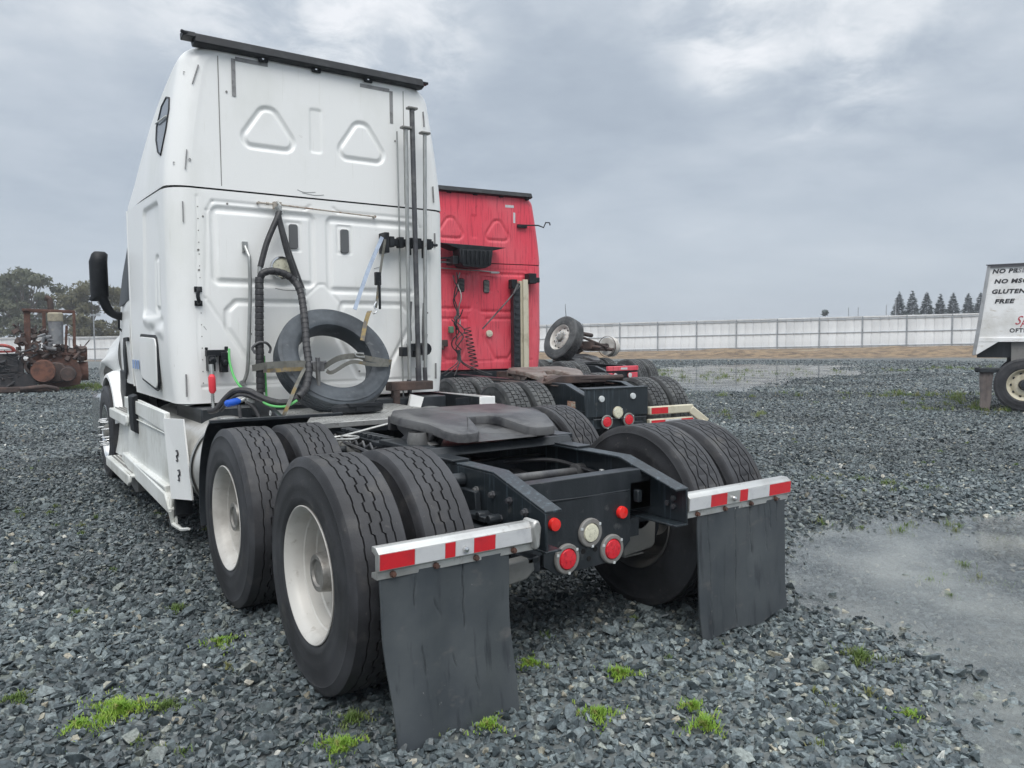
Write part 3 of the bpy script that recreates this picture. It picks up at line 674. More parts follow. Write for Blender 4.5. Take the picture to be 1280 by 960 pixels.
def fifth_wheel(parent, m, y0=0., z0=1.09, tilt=-.09, yaw=0.):
    """top plate: broad front, two lobes either side of the throat; local origin under its centre"""
    out = [(.30, .96), (.40, .935), (.45, .86), (.465, .72), (.46, .60), (.42, .46), (.375, .34), (.335, .285), (.27, .27), (.20, .285), (.165, .33), (.13, .42), (.10, .52), (.07, .585), (.0, .61), (-.07, .585), (-.10, .52), (-.13, .42), (-.165, .33), (-.20, .285), (-.27, .27), (-.335, .285), (-.375, .34), (-.42, .46), (-.46, .60), (-.465, .72), (-.45, .86), (-.40, .935), (-.30, .96), (0, .965)]
    n = len(out); P = [Vector((x, y)) for x, y in out]
    nrm = []
    for k in range(n):
        d = (P[(k + 1) % n] - P[k - 1]).normalized(); nrm.append(Vector((-d.y, d.x)))
    if sum((P[k].x * P[(k + 1) % n].y - P[(k + 1) % n].x * P[k].y) for k in range(n)) < 0: nrm = [-v for v in nrm]
    def zz(x, y): return -.07 * float(sstep(.58, .25, np.float64(y))) - .03 * float(sstep(.22, .02, np.float64(abs(x)))) * float(sstep(.80, .55, np.float64(y))) - .018 * float(sstep(.38, .47, np.float64(abs(x))))
    bm = bmesh.new(); rings = []
    for off, dz in ((.012, -.052), (.0, -.048), (.0, -.016), (.005, -.004), (.014, 0)):
        rings.append([bm.verts.new(((p + q * off).x, (p + q * off).y, zz(*(p + q * off)) + dz)) for p, q in zip(P, nrm)])
    for a_, b_ in zip(rings[:-1], rings[1:]):
        for k in range(n): bm.faces.new((a_[k], a_[(k + 1) % n], b_[(k + 1) % n], b_[k]))
    f1 = bm.faces.new(rings[-1]); f2 = bm.faces.new(rings[0][::-1]); bmesh.ops.triangulate(bm, faces=[f1, f2], ngon_method='EAR_CLIP')
    bmesh.ops.recalc_face_normals(bm, faces=bm.faces)
    me = bpy.data.meshes.new('fifth_wheel_plate'); bm.to_mesh(me); bm.free(); me.materials.append(m)
    me.polygons.foreach_set('use_smooth', [True] * len(me.polygons)); me.set_sharp_from_angle(angle=math.radians(32))
    o = bpy.data.objects.new('fifth_wheel_plate', me); C.objects.link(o); o.parent = parent
    o.location = (0, y0, z0); o.rotation_euler = (tilt * -1, 0, yaw)
    o['label'] = 'greasy grey horseshoe coupling plate'
    sk = MB()      # skirts, pivot ears, jaw
    for s in (-1, 1):
        sk.prism([(.42, -.07), (.90, -.05), (.84, -.10), (.70, -.15), (.54, -.15), (.46, -.12)], 'x', s * .40 - .012, s * .40 + .012)
        sk.prism([(.46, -.07), (.80, -.06), (.72, -.17), (.54, -.17)], 'x', s * .31 - .02, s * .31 + .02)
        sk.cyl((s * .28, .62, -.12), (s * .43, .62, -.12), .035, 16)
    sk.box((-.20, .62, -.14), (.20, .82, -.06)); sk.box((-.12, .46, -.14), (.12, .62, -.09)); sk.beam((-.44, .9, -.07), (.44, .9, -.07), .03, .08)
    sk.build('jaw_housing', m, o, bevel=.006)
    return o
def axle_parts(parent, y, m, driven=True):
    mb = MB()
    mb.tube([(-.95, y, .515), (-.3, y, .515), (-.22, y, .515), (.22, y, .515), (.3, y, .515), (.95, y, .515)], [.07, .075, .11, .11, .075, .07], 16)
    mb.lathe([(-.20, .0), (-.19, .10), (-.12, .19), (.0, .215), (.12, .19), (.19, .10), (.2, 0)], (.05, y, .52), 'x', 28)
    mb.lathe([(-.3, .0), (-.3, .05), (-.1, .09), (0, .12)], (.05, y + .25, .54), 'y', 16)
    for s in (-1, 1):
        mb.lathe([(-.1, .10), (-.09, .205), (.07, .21), (.075, .17)], (s * .60, y, .515), 'x', 30)
        mb.cyl((s * .46, y - .28, .60), (s * .46, y - .14, .60), .085, 18)
    mb.build('axle', m, parent)
    sp = MB()
    for s in (-1, 1):
        sp.lathe([(.36, .05), (.36, .09), (.42, .125), (.48, .13), (.55, .125), (.60, .09), (.60, 0)], (s * .50, y + .38, 0), 'z', 24)
        sp.beam((s * .30, y + .35, .58), (s * .30, y - .40, .57), .07, .09)
        sp.tube([(s * .49, y + .02, .83), (s * .49, y + .10, .50)], [.033, .04], 12)
        sp.cyl((s * .435, y + .02, .83), (s * .56, y + .02, .83), .028, 12)
    sp.build('suspension', blackf, parent, bevel=0)
def chassis(root, rear_gap=.64, y1=5.6, m_web=blackstreak, tread_l='rib', tread_r='hex', rub=rubber, rimm=alurim, plates=True, length=True):
    for s in (-1, 1):
        rail_mb(s, y1).build('frame_rail', m_web, root, bevel=.003)
    cm = MB()
    for y, h in ((-.36, .2), (.52, .16), (1.0, .2), (2.0, .2), (2.9, .2)):
        cm.prism([(y - .04, .66), (y + .04, .66), (y + .04, .66 + h), (y - .04, .66 + h)], 'x', -.417, .417)
    cm.build('crossmember', blackf, root, bevel=.004)
    axle_parts(root, 0, blackf); axle_parts(root, 1.32, blackf)
    for s, td in ((-1, tread_l), (1, tread_r)):
        for y in (0, 1.32):
            wheel(root, s * 1.106, y, .510, s, td, rub, rimm, 'dual', spin=random.uniform(0, 6)).scale = (1, .984, .984)
            wheel(root, s * .788, y, .510, -s, td, rub, greyrim, 'inner', spin=random.uniform(0, 6)).scale = (1, .984, .984)
def flap_grid(x0, x1, xb0, xb1, z1, z0, y0, cracks, seed=0, bend=.06):
    nx, nzz = 150, 60; mbp = []; rg = np.random.default_rng(seed)
    u = np.linspace(0, 1, nx); v = np.linspace(0, 1, nzz)
    Uq, Vq = np.meshgrid(u, v); 
    bot = z0 + .018 * np.sin(Uq * 3.2 + seed) + .008 * np.sin(Uq * 11 + seed)
    Z = z1 + (bot - z1) * Vq; X = (x0 + (x1 - x0) * Uq) * (1 - Vq) + (xb0 + (xb1 - xb0) * Uq) * Vq + .004 * np.sin(Vq * 9 + seed)
    Y = y0 - bend * Vq ** 2 - .012 * np.sin(Uq * 5 + seed) * Vq + .006 * np.sin(Uq * 13 + 3 * Vq)
    for (cu, va, vb, slant) in cracks:
        d = np.abs(Uq - (cu + slant * (Vq - va)) - .004 * np.sin(Vq * 40 + cu * 20)); Y = Y + .007 * np.exp(-(d / .0045) ** 2) * ((Vq > va) & (Vq < vb))
    mb = MB(); G = np.stack([X, Y, Z], -1); mb.grid(G.tolist()); G2 = G.copy(); G2[..., 1] += .009; mb.grid(G2.tolist())
    for e1, e2 in ((G[0], G2[0]), (G[-1], G2[-1]), (G[:, 0], G2[:, 0]), (G[:, -1], G2[:, -1])): mb.grid([e1.tolist(), e2.tolist()])
    return mb
def hanger(root, x_in, x_out, tapes, m=alu, z=(.637, .757), y=-.64, bolts=4):
    """extruded aluminium mud flap hanger; tapes: (xa, xb, material)"""
    z0, z1 = z; a, b = sorted((x_in, x_out))
    P = [(y - .005, z0), (y - .055, z0), (y - .055, z0 + .030), (y - .070, z0 + .036), (y - .074, z1 - .018), (y - .048, z1), (y - .012, z1), (y - .012, z1 - .02), (y - .040, z1 - .03), (y - .04, z0 + .03), (y - .005, z0 + .02)]
    o = MB().prism(P, 'x', a, b).build('flap_hanger', m, root, bevel=.002)
    n = Vector((0, -(z1 - .018 - z0 - .036), -.004)).normalized()
    for xa, xb, mm in tapes:
        zb_, zt_ = z0 + .040, z1 - .021; yb_, yt_ = y - .0715, y - .0755
        q = MB().prism([(yb_, zb_), (yt_, zt_), (yt_ + .004, zt_), (yb_ + .004, zb_)], 'x', min(xa, xb), max(xa, xb)).build('reflective_strip', mm, o)
    for k in range(bolts):
        xx = a + (b - a) * (k + .35) / (bolts - .1)
        MB().lathe([(0, .013), (-.006, .013), (-.007, .009), (-.016, .009), (-.017, 0)], (xx, y - .055, z0 + .015), 'y', 8).build('bolt', rust, o)
    return o
WT = empty('semi_truck'); tag(WT, 'white sleeper cab semi truck tractor with a bare frame, nearest the camera', 'truck', 'tractor units parked in the gravel yard')
chassis(WT)
# --- tail plate and lamps
tp = MB(); tp.prism([(-.27, .775), (.27, .755), (.27, .51), (.175, .425), (-.19, .415), (-.27, .47)], 'y', -.408, -.398)
tp.box((-.27, -.408, .757), (.27, -.33, .767)); TP = tp.build('tail_plate', blackf, WT, bevel=.003)
lamp(WT, 'tail_lamp', -.14, -.410, .489, .050, .072, lensred, bezel); lamp(WT, 'tail_lamp', .14, -.410, .491, .050, .072, lensred, bezel)
lamp(WT, 'reversing_lamp', .003, -.410, .592, .046, .070, lenswhite, bezel)
lamp(WT, 'marker_lamp', -.213, -.410, .662, .031, .0, lenssmall); lamp(WT, 'marker_lamp', .205, -.410, .662, .031, .0, lenssmall)
hp = MB()
for x, z in ((-.035, .505), (.04, .505), (.0, .465)): hp.cyl((x, -.411, z), (x, -.409, z), .013, 12)
hp.build('plate_hole', mat('hole_black', (.004, .004, .004), .9), WT)
b = MB()
b.box((.275, -.40, .66), (.42, -.25, .80)); b.box((.30, -.43, .70), (.33, -.3, .76)); b.cyl((.415, -.37, .70), (.405, -.37, .70), .02, 8)
b.box((-.42, -.40, .45), (-.28, -.36, .60)); b.box((-.425, -.5, .53), (-.36, -.40, .56))
b.build('tail_bracket', blackf, WT, bevel=.006)
b = MB(); b.prism([(.345, .56), (.56, .555), (.575, .53), (.57, .42), (.545, .40), (.345, .385)], 'y', -.28, -.20); b.box((.36, -.27, .372), (.50, -.21, .385)); b.build('air_tank_end', greym, WT, bevel=.012)
b = MB(); b.prism([(-.53, .555), (-.39, .56), (-.385, .50), (-.43, .465), (-.53, .455)], 'y', -.50, -.44); b.build('hanger_bracket', greym, WT, bevel=.008)
# bolts, shock mount and rivets on the visible outer web of the left rail
b = MB()
for y, z in ((-.10, .80), (-.24, .80), (-.38, .795), (-.50, .765), (-.30, .70), (-.42, .69), (-.15, .68), (.12, .70), (-.55, .68)):
    b.lathe([(0, .018), (-.010, .018), (-.011, .012), (-.024, .012), (-.025, 0)], (-.431, y, z), 'x', 6)
for y, z in ((-.52, .70), (-.56, .73), (-.56, .69)): b.lathe([(0, .014), (-.012, .014), (-.013, 0)], (.418, y, z), 'x', 6)
b.build('frame_bolt', bare, WT)
b = MB(); b.cyl((-.43, .03, .835), (-.53, .03, .835), .030, 14); b.cyl((-.52, .03, .835), (-.56, .03, .835), .018, 8); b.tube([(-.49, .03, .83), (-.49, .06, .62), (-.49, .1, .42)], [.022, .032, .036], 12)
b.prism([(-.14, .80), (.0, .80), (-.05, .62), (-.16, .62)], 'x', -.47, -.44); b.box((-.52, -.30, .69), (-.44, -.13, .715)); b.cyl((-.52, -.24, .71), (-.46, -.24, .71), .022, 8); b.cyl((-.52, -.33, .71), (-.46, -.33, .71), .022, 8)
b.build('shock_mount', blackf, WT, bevel=.004)
b = MB(); b.tube([(-.30, .05, .80), (.38, .14, .77)], .024, 12); b.lathe([(-.03, 0), (-.03, .045), (.03, .045), (.03, 0)], (.39, .14, .77), 'x', 14); b.build('torque_rod', bare, WT)
b = MB()
for off, rr in ((0, .012), (.03, .010), (-.04, .009)):
    b.tube([(-.15 + off, 1.0, .74), (.05 + off, .7, .80), (.22 + off, .35, .72), (.30, .0 + off, .66), (.33 + off, -.3, .74)], rr, 8, smooth=6)
b.tube([(.1, .5, .8), (.32, .3, .82), (.40, .0, .78), (.36, -.28, .78)], .012, 8, smooth=6)
b.tube([(-.1, .1, .72), (.1, -.1, .70), (.25, -.15, .78), (.38, -.2, .79)], .008, 8, smooth=6)
b.build('air_line', hosem, WT)
b = MB(); b.box((.28, -.22, .775), (.40, -.10, .80)); b.cyl((.3, -.16, .80), (.3, -.16, .83), .014, 8); b.cyl((.37, -.18, .80), (.37, -.18, .825), .012, 8); b.box((.2, -.30, .77), (.25, -.2, .80)); b.build('air_valve', steel, WT, bevel=.003)
# --- hangers and flaps
RH = [(-1.191, -1.050, reflred), (-1.048, -.920, reflwhite), (-.918, -.874, reflred), (-.872, -.790, reflwhite), (-.788, -.689, reflred), (-.687, -.50, reflwhite)]
hl = hanger(WT, -.49, -1.196, RH)
b = MB(); b.prism([(-.50, .640), (-.475, .652), (-.466, .735), (-.478, .765), (-.50, .768), (-.515, .74)], 'y', -.728, -.64); b.build('dented_hanger_end', alu, hl, bevel=.01)
MB().lathe([(0, .013), (-.012, .011), (-.017, 0)], (-.83, -.714, .70), 'y', 14).build('bolt', chrome, hl)
hr = hanger(WT, .434, 1.222, [(.437, .586, reflwhite), (.588, .706, reflred), (.807, .865, reflred), (.867, 1.04, reflwhite), (1.042, 1.219, reflred)])
MB().lathe([(0, .013), (-.012, .011), (-.017, 0)], (.757, -.714, .70), 'y', 14).build('bolt', chrome, hr)
hl.location.y = .066; hr.location.y = .066
flap_grid(-1.190, -.612, -1.150, -.597, .650, -.022, -.626, [(.62, 0, .42, .0), (.27, .45, .62, .02), (.25, .04, .22, -.1), (.5, .55, .62, .25), (.66, .70, .80, .1), (.38, .2, .3, .6)], 1).build('mud_flap', flapm, WT, ang=60, label='left black rubber mud flap, longer and curling at its foot')
flap_grid(.515, 1.208, .545, 1.195, .650, .030, -.626, [(.02 + .1, 0, 1, .0), (.40, 0, .99, .0), (.58, .02, .42, 0), (.74, .0, .42, .02), (.80, .02, .25, 0), (.88, .02, .2, 0)], 4, bend=.02).build('mud_flap', flapm, WT, ang=60, label='right black rubber mud flap with long vertical cracks')
# --- coupling plate and what carries it
FW = fifth_wheel(WT, mat('greasy_plate_steel', (.060, .060, .064), .42, .2, layers=[((.125, .125, .125), 2.6, .40, .64, (1, 1, .3)), ((.030, .030, .034), 6., .50, .66), ((.20, .17, .12), 26., .66, .8)], rvar=.25, bump=(40, .5, .004)), y0=-.02, z0=1.085, tilt=-.02); FW.scale = (.95, 1, 1)
b = MB(); b.box((-.50, .33, .905), (.50, .95, .930)); b.box((-.52, .35, .93), (-.40, .80, .955)); b.box((.40, .35, .93), (.52, .80, .955)); b.prism([(.30, .905), (.36, .905), (.36, .95), (.33, .95)], 'x', -.48, .48)
b.build('base_plate', blackf, WT, bevel=.004)
b = MB(); b.prism([(.42, .95), (.78, .95), (.68, 1.0), (.52, 1.0)], 'x', -.40, -.34); b.prism([(.42, .95), (.78, .95), (.68, 1.0), (.52, 1.0)], 'x', .34, .40); b.lathe([(0, .05), (.05, .06), (.10, .05)], (-.43, .50, .92), 'z', 12); b.build('pivot_bracket', bare, WT, bevel=.006)
# sliding rails with toothed edge
b = MB()
for s in (-1, 1):
    b.box((s * .40 - .05, .10, .906), (s * .40 + .05, 1.62, .918)); 
    for k in range(17): b.box((s * .40 - .035, .42 + k * .07, .918), (s * .40 + .035, .455 + k * .07, .945))
b.build('slide_rail', blackf, WT, bevel=.003)
b = MB(); b.tube([(-.25, 1.25, .985), (-.43, 1.29, .945), (-.53, 1.3, .925), (-.55, 1.27, .925)], .008, 8, smooth=5); b.tube([(-.53, 1.3, .925), (-.60, 1.33, .915), (-.60, 1.26, .912), (-.50, 1.18, .918), (-.46, 1.24, .922), (-.53, 1.3, .925)], .008, 8, smooth=5); b.build('release_handle', steel, WT)
b = MB(); b.tube([(-.47, 1.52, .86), (-.47, 1.44, .855), (-.47, 1.36, .84), (-.47, 1.22, .82)], [.018, .036, .036, .022], 14); b.cyl((-.47, 1.42, .853), (-.47, 1.40, .85), .044, 12); b.build('air_chamber', greym, WT)
b = MB()
for k in range(9):
    y = .62 + k * .11; b.tube([(-.44, y, .90), (-.47, y + .04, .87), (-.46, y + .1, .90)], .009, 6)
b.tube([(-.46, .6, .89), (-.5, 1.0, .86), (-.48, 1.6, .88)], .011, 6); b.build('chain', bare, WT)
# --- aluminium tread plate deck
n = 40; deck = MB(); th = np.linspace(0, 1, 6)
out = [(-.60, 1.60), (.30, 1.60), (.40, 1.63), (.47, 1.72), (.50, 1.9), (.50, 2.9), (-.60, 2.9)]
deck.prism(out, 'z', .972, .980); deck.box((-.60, 1.592, .945), (.30, 1.600, .980))
D = deck.build('deck_plate', alu, WT, bevel=.002)
bm_ = MB()
for i in range(27):
    for j in range(18):
        x = -.57 + i * .040; y = 1.63 + j * .055
        if x > .38 and y < 1.75: continue
        a = .7 if (i + j) % 2 else -.7; c, s_ = math.cos(a) * .014, math.sin(a) * .014; n1_, n2_ = -math.sin(a) * .004, math.cos(a) * .004
        bm_.add([(x - c, y - s_, .980), (x + n1_, y + n2_, .9835), (x + c, y + s_, .980), (x - n1_, y - n2_, .9835)], [(0, 1, 2, 3)])
q = bm_.build('tread_pattern', alu, D, flat=True); q['kind'] = 'stuff'
b = MB(); b.box((-.58, 1.62, .90), (.46, 1.70, .968)); b.box((-.58, 2.7, .90), (.46, 2.8, .968)); b.build('deck_support', blackf, WT, bevel=.004)
b = MB(); b.box((-1.03, 2.75, .90), (1.03, 3.6, 1.02)); b.box((-.40, 2.9, .62), (.40, 5.0, .9)); b.build('cab_underframe', blackf, WT, bevel=.01)
b = MB(); b.prism([(2.12, .93), (2.9, .95), (3.0, 1.0), (2.9, 1.08), (2.5, 1.08), (2.12, .99)], 'x', -.66, -.62); b.build('cab_side_bracket', blackf, WT, bevel=.01)
MB().lathe([(0, .02), (-.004, .02), (-.004, .014), (0, .014)], (-.662, 2.3, 1.0), 'x', 20).build('bracket_ring', lensclear, WT)
# --- quarter fender strip around the front drive tyre
b = MB(); A = np.linspace(math.radians(116), math.radians(196), 20)
rows = []
for rr in (.575, .583):
    for x in (-1.25, -.63): rows.append([(x, 1.32 - rr * math.cos(a), .515 + rr * math.sin(a)) for a in A])
b.grid([rows[0], rows[1]]); b.grid([rows[2], rows[3]]); b.grid([rows[0], rows[2]]); b.grid([rows[1], rows[3]])
b.build('quarter_fender', blackf, WT)
b = MB(); b.beam((-1.25, 1.572, 1.040), (-.42, 1.572, 1.035), .03, .020); b.build('fender_bracket', blackf, WT, bevel=.003)
# --- fuel tank (aluminium) behind the side fairing
b = MB(); b.lathe([(2.02, 0), (2.02, .20), (2.03, .285), (2.06, .315), (2.10, .325), (4.4, .325), (4.4, 0)], (-.86, 0, .635), 'y', 56); T = b.build('fuel_tank', mat('tank_aluminium', (.60, .59, .56), .30, .55, layers=[((.40, .38, .35), 4., .45, .75), ((.25, .21, .17), 15., .62, .8)], rvar=.25), WT)
b = MB(); b.lathe([(0, .33), (.05, .33), (.05, .34), (0, .34)], (-.86, 2.35, .635), 'y', 48); b.box((-1.0, 2.32, .93), (-.90, 2.42, .985)); b.build('tank_strap', steel, T, bevel=.003)
b = MB(); b.lathe([(2.2, 0), (2.2, .30), (4.2, .30), (4.2, 0)], (.86, 0, .635), 'y', 40); b.build('fuel_tank', alu, WT)
# --- left side fairing panels
b = MB(); b.prism([(3.0, .40), (4.35, .40), (4.9, .42), (4.9, 1.0), (4.2, 1.005), (3.0, .985)], 'x', -1.215, -1.195); b.prism([(3.0, .835), (4.3, .835), (4.3, .825), (3.0, .82)], 'x', -1.232, -1.215)
b.prism([(3.0, .985), (4.9, 1.0), (4.9, .90), (3.0, .84)], 'x', -1.236, -1.2155)
SF = b.build('side_fairing', whitedirty, WT, bevel=.006)
b = MB(); b.prism([(2.98, .39), (4.3, .44), (5.0, .46), (5.0, .38), (4.3, .30), (2.86, .255), (2.84, .29)], 'x', -1.26, -1.18); b.prism([(-1.26, .44), (-1.10, .46), (-1.10, .38), (-1.24, .36)], 'y', 3.0, 4.3); b.build('fairing_sill', whitedirty, WT, bevel=.012)
b = MB(); b.add([(-1.245, 3.00, .945), (-1.205, 2.52, .975), (-1.195, 2.36, .43), (-1.245, 2.80, .375), (-1.233, 3.01, .945), (-1.193, 2.53, .975), (-1.183, 2.37, .43), (-1.233, 2.81, .375)], [(0, 1, 2, 3), (7, 6, 5, 4), (0, 4, 5, 1), (1, 5, 6, 2), (2, 6, 7, 3), (3, 7, 4, 0)])
b.build('bent_end_panel', white, WT, label='bent white end panel with two black scuffs')
b = MB()
for cz, cy in ((.70, 2.64), (.565, 2.60)):
    b.tube([(-1.222, cy + .05, cz + .035), (-1.222, cy + .01, cz + .04), (-1.222, cy, cz + .01), (-1.222, cy + .04, cz), (-1.222, cy + .01, cz - .03), (-1.222, cy + .05, cz - .035)], .006, 6, smooth=4)
b.build('scuff_mark', blackt, WT)
b = MB(); b.tube([(-1.23, 2.88, .36), (-1.24, 2.86, .27), (-1.22, 2.88, .17), (-1.20, 2.7, .16), (-1.18, 2.56, .19)], [.012, .02, .02, .014, .01], 6); b.beam((-1.21, 2.86, .38), (-1.21, 2.84, .18), .05, .012); b.build('broken_bracket', whitedirty, WT)
b = MB(); b.prism([(2.80, .40), (2.86, .40), (2.86, .22), (2.80, .25)], 'x', -1.22, -1.10); b.build('rubber_flap', blackp, WT)
b = MB(); b.prism([(-1.262, 1.03), (-1.215, 1.05), (-1.215, .70), (-1.25, .72), (-1.258, .82)], 'y', 4.28, 4.50); b.build('hanging_rubber_strap', blackp, WT, bevel=.006)
# steps
for i, (y0, y1_, z, xo) in enumerate(((4.75, 5.85, .83, -1.25), (4.30, 5.75, .34, -1.31))):
    b = MB(); b.prism([(y0, z), (y1_, z), (y1_, z - .10), (y0 + .08, z - .11), (y0, z - .07)], 'x', xo, xo + .03); b.prism([(xo, y0), (xo + .30, y0), (xo + .30, y1_), (xo + .02, y1_)], 'z', z - .03, z)
    o = b.build('step', whitedirty, WT, bevel=.012)
    b = MB()
    for k in range(6): b.box((xo + .045 + k * .035, y0 + .08, z + .001), (xo + .06 + k * .035, y1_ - .08, z + .010))
    b.build('step_grip', bezel, o, bevel=.002)
b = MB(); rows = []
for t in np.linspace(0, 1, 14):
    y = 4.95 + 1.15 * t; rows.append([(-1.14 + .02 * math.sin(PI * t) - .06 * (1 - zq) * (t < 2), y + .10 * math.sin(zq * PI) * t, .34 + (.78 - .34) * zq) for zq in np.linspace(0, 1, 8)])
b.grid(rows); b.build('step_fairing', whitedirty, WT)
b = MB(); b.prism([(4.6, .30), (5.3, .30), (5.3, .17), (4.75, .10), (4.6, .13)], 'x', -1.19, -.9); b.build('splash_guard', bezel, WT, bevel=.01)
# right side fairing, seen past the deck: dark inside, white rear edge
b = MB(); b.prism([(2.3, .42), (4.6, .42), (4.6, 1.00), (2.3, 1.03)], 'x', 1.195, 1.215); b.build('side_fairing', white, WT)
b = MB(); b.box((1.17, 2.32, .42), (1.193, 4.6, 1.015)); b.box((1.05, 2.6, .42), (1.17, 2.62, 1.0)); b.build('fairing_lining', blackf, WT)
b = MB(); b.box((1.09, 2.27, .60), (1.235, 2.295, 1.03)); b.build('fairing_edge', white, WT, bevel=.004)

# ------------------------------------------------------------------ white cab
YB = 2.94
shell_upper(WT, white, YB); shell_lower(WT, white, YB)
def front_cab(root, m, yb=YB, full=True):
    y0 = yb + 1.86
    # door block: narrower cab ahead of the sleeper, sloping windscreen
    secs = []
    for y, w, zt in ((0, 1.165, 2.74), (.02, 1.12, 2.735), (.55, 1.12, 2.72), (.9, 1.10, 2.66), (1.15, 1.08, 2.30), (1.35, 1.06, 1.95), (1.45, 1.05, 1.75)):
        o = []
        for z in np.linspace(1.10, zt, 26):
            bulge = .018 * math.sin(PI * min(1, max(0, (z - 1.1) / .8))); ww = w + bulge - .11 * max(0, (z - 1.9)) / .85
            o.append((-ww, y0 + y, z))
        o2 = [(-o[-1][0] * s, y0 + y, zt + .02 * (1 - s * s)) for s in np.linspace(-.97, .97, 9)]
        secs.append(o + o2 + [(-p[0], p[1], p[2]) for p in o[::-1]])
    MB().grid(secs).build('cab_door_section', m, root, ang=40)
    for s in (-1, 1):
        b = MB(); q = [(y0 + .10, 1.95), (y0 + .10, 2.50), (y0 + .14, 2.58), (y0 + .80, 2.58), (y0 + .98, 2.2), (y0 + 1.0, 1.90), (y0 + .9, 1.88)]
        b.add([(s * (1.124 - .11 * (z - 1.9) / .85), y, z) for y, z in q] + [(s * (1.09 - .11 * (z - 1.9) / .85), y, z) for y, z in q], [tuple(range(7)), tuple(range(7, 14))[::-1]] + [(i, (i + 1) % 7, 7 + (i + 1) % 7, 7 + i) for i in range(7)])
        b.build('side_window', glassm, root)
        b = MB(); b.box((s * 1.145, y0 + .30, 1.52), (s * 1.16, y0 + .48, 1.56)); b.build('door_handle', blackp, root, bevel=.004)
        b = MB(); b.prism([(y0 + .55, 1.14), (y0 + .62, 1.20), (y0 + .66, 1.42), (y0 + .60, 1.56), (y0 + .52, 1.45), (y0 + .50, 1.22)], 'x', s * 1.135 if s > 0 else -1.155, s * 1.155 if s > 0 else -1.135); b.build('door_vent', blackp, root, bevel=.006)
    # windscreen strip and upper grip
    b = MB(); b.box((-1.13, y0 + .02, 2.60), (-1.10, y0 + .10, 2.73)); b.build('black_trim', blackp, root, bevel=.01)
    # bonnet with its flared front wings
    hs = []
    for y, w, zt, zl in ((1.40, 1.05, 1.78, 1.12), (1.7, 1.06, 1.66, 1.14), (2.0, 1.09, 1.58, 1.20), (2.4, 1.10, 1.48, 1.24), (2.8, 1.08, 1.36, 1.15), (3.1, 1.03, 1.22, .92), (3.3, .93, 1.05, .75), (3.42, .78, .9, .65)):
        o = [(-w - .05 * math.sin(PI * t), y0 + y, zl + (zt - .16 - zl) * t) for t in np.linspace(0, 1, 8)]
        o += [(-w + .16 * (1 - math.cos(a)), y0 + y, zt - .16 + .16 * math.sin(a)) for a in np.linspace(.2, PI / 2, 6)]
        o += [(x, y0 + y, zt + .06 * (1 - (x / w) ** 2)) for x in np.linspace(-w + .25, 0, 6)]
        hs.append(o + [(-p[0], p[1], p[2]) for p in o[:-1][::-1]])
    MB().grid(hs).build('bonnet', m, root, ang=50)
    for s in (-1, 1):
        b = MB(); rows = []
        for k, a in enumerate(np.linspace(math.radians(12), math.radians(168), 24)):
            rr = .60; cyy, czz = 6.43, .53
            rows.append([(s * x, cyy + (rr + d) * math.cos(a), czz + (rr * 1.02 + d) * math.sin(a)) for x, d in ((.78, .04), (1.0, .06), (1.13, .05), (1.19, .015), (1.195, -.02), (1.17, -.02))])
        b.grid(rows); b.build('front_wing', m, root, ang=50)
        b = MB()
        b.prism([(7.05, .35), (7.25, .9), (8.1, .85), (8.15, .4)], 'x', s * .75 if s > 0 else -1.17, s * 1.17 if s > 0 else -.75); b.build('front_bumper', chrome if s < 0 else m, root, bevel=.05)
        # mirror
        b = MB(); rows = []
        for t, y_, x_, hw_, hd in ((0, 5.72, -1.31, .045, .03), (.03, 5.72, -1.31, .075, .055), (.1, 5.72, -1.31, .085, .075), (.8, 5.70, -1.315, .085, .08), (.95, 5.69, -1.30, .075, .06), (1, 5.69, -1.30, .05, .03)):
            z_ = 1.93 + .50 * t; rows.append([(s * -(x_ + hw_ * math.cos(a) - (.03 if t < .1 else 0)), y_ + hd * math.sin(a), z_) for a in np.linspace(0, 2 * PI, 20)])
        b.grid(rows); b.add(rows[0][:-1], [tuple(range(19))]); b.add(rows[-1][:-1], [tuple(range(19))])
        b.tube([(s * 1.29, 5.70, 1.98), (s * 1.25, 5.72, 1.87), (s * 1.18, 5.78, 1.80), (s * 1.08, 5.82, 1.78)], [.05, .045, .04, .045], 12, smooth=3)
        b.tube([(s * 1.13, 5.80, 1.80), (s * 1.13, 5.82, 1.66), (s * 1.08, 5.82, 1.60)], .012, 6)
        if s < 0 or full: b.build('mirror', blackp, root, ang=50)
front_cab(WT, white)
for s in (-1, 1):
    wheel(WT, s * 1.09, 6.43, .515, s, 'rib', rubber, chrome, 'spike')
b = MB(); b.box((-.95, 6.2, .5), (.95, 6.6, 1.0)); b.box((-.35, 4.6, .5), (.35, 6.3, 1.3)); b.build('engine_bay', blackf, WT)
b = MB(); b.prism([(5.55, 1.20), (5.95, 1.22), (6.0, .75), (5.7, .72)], 'x', -1.12, -.9); b.build('inner_splash_panel', blackp, WT, bevel=.01)
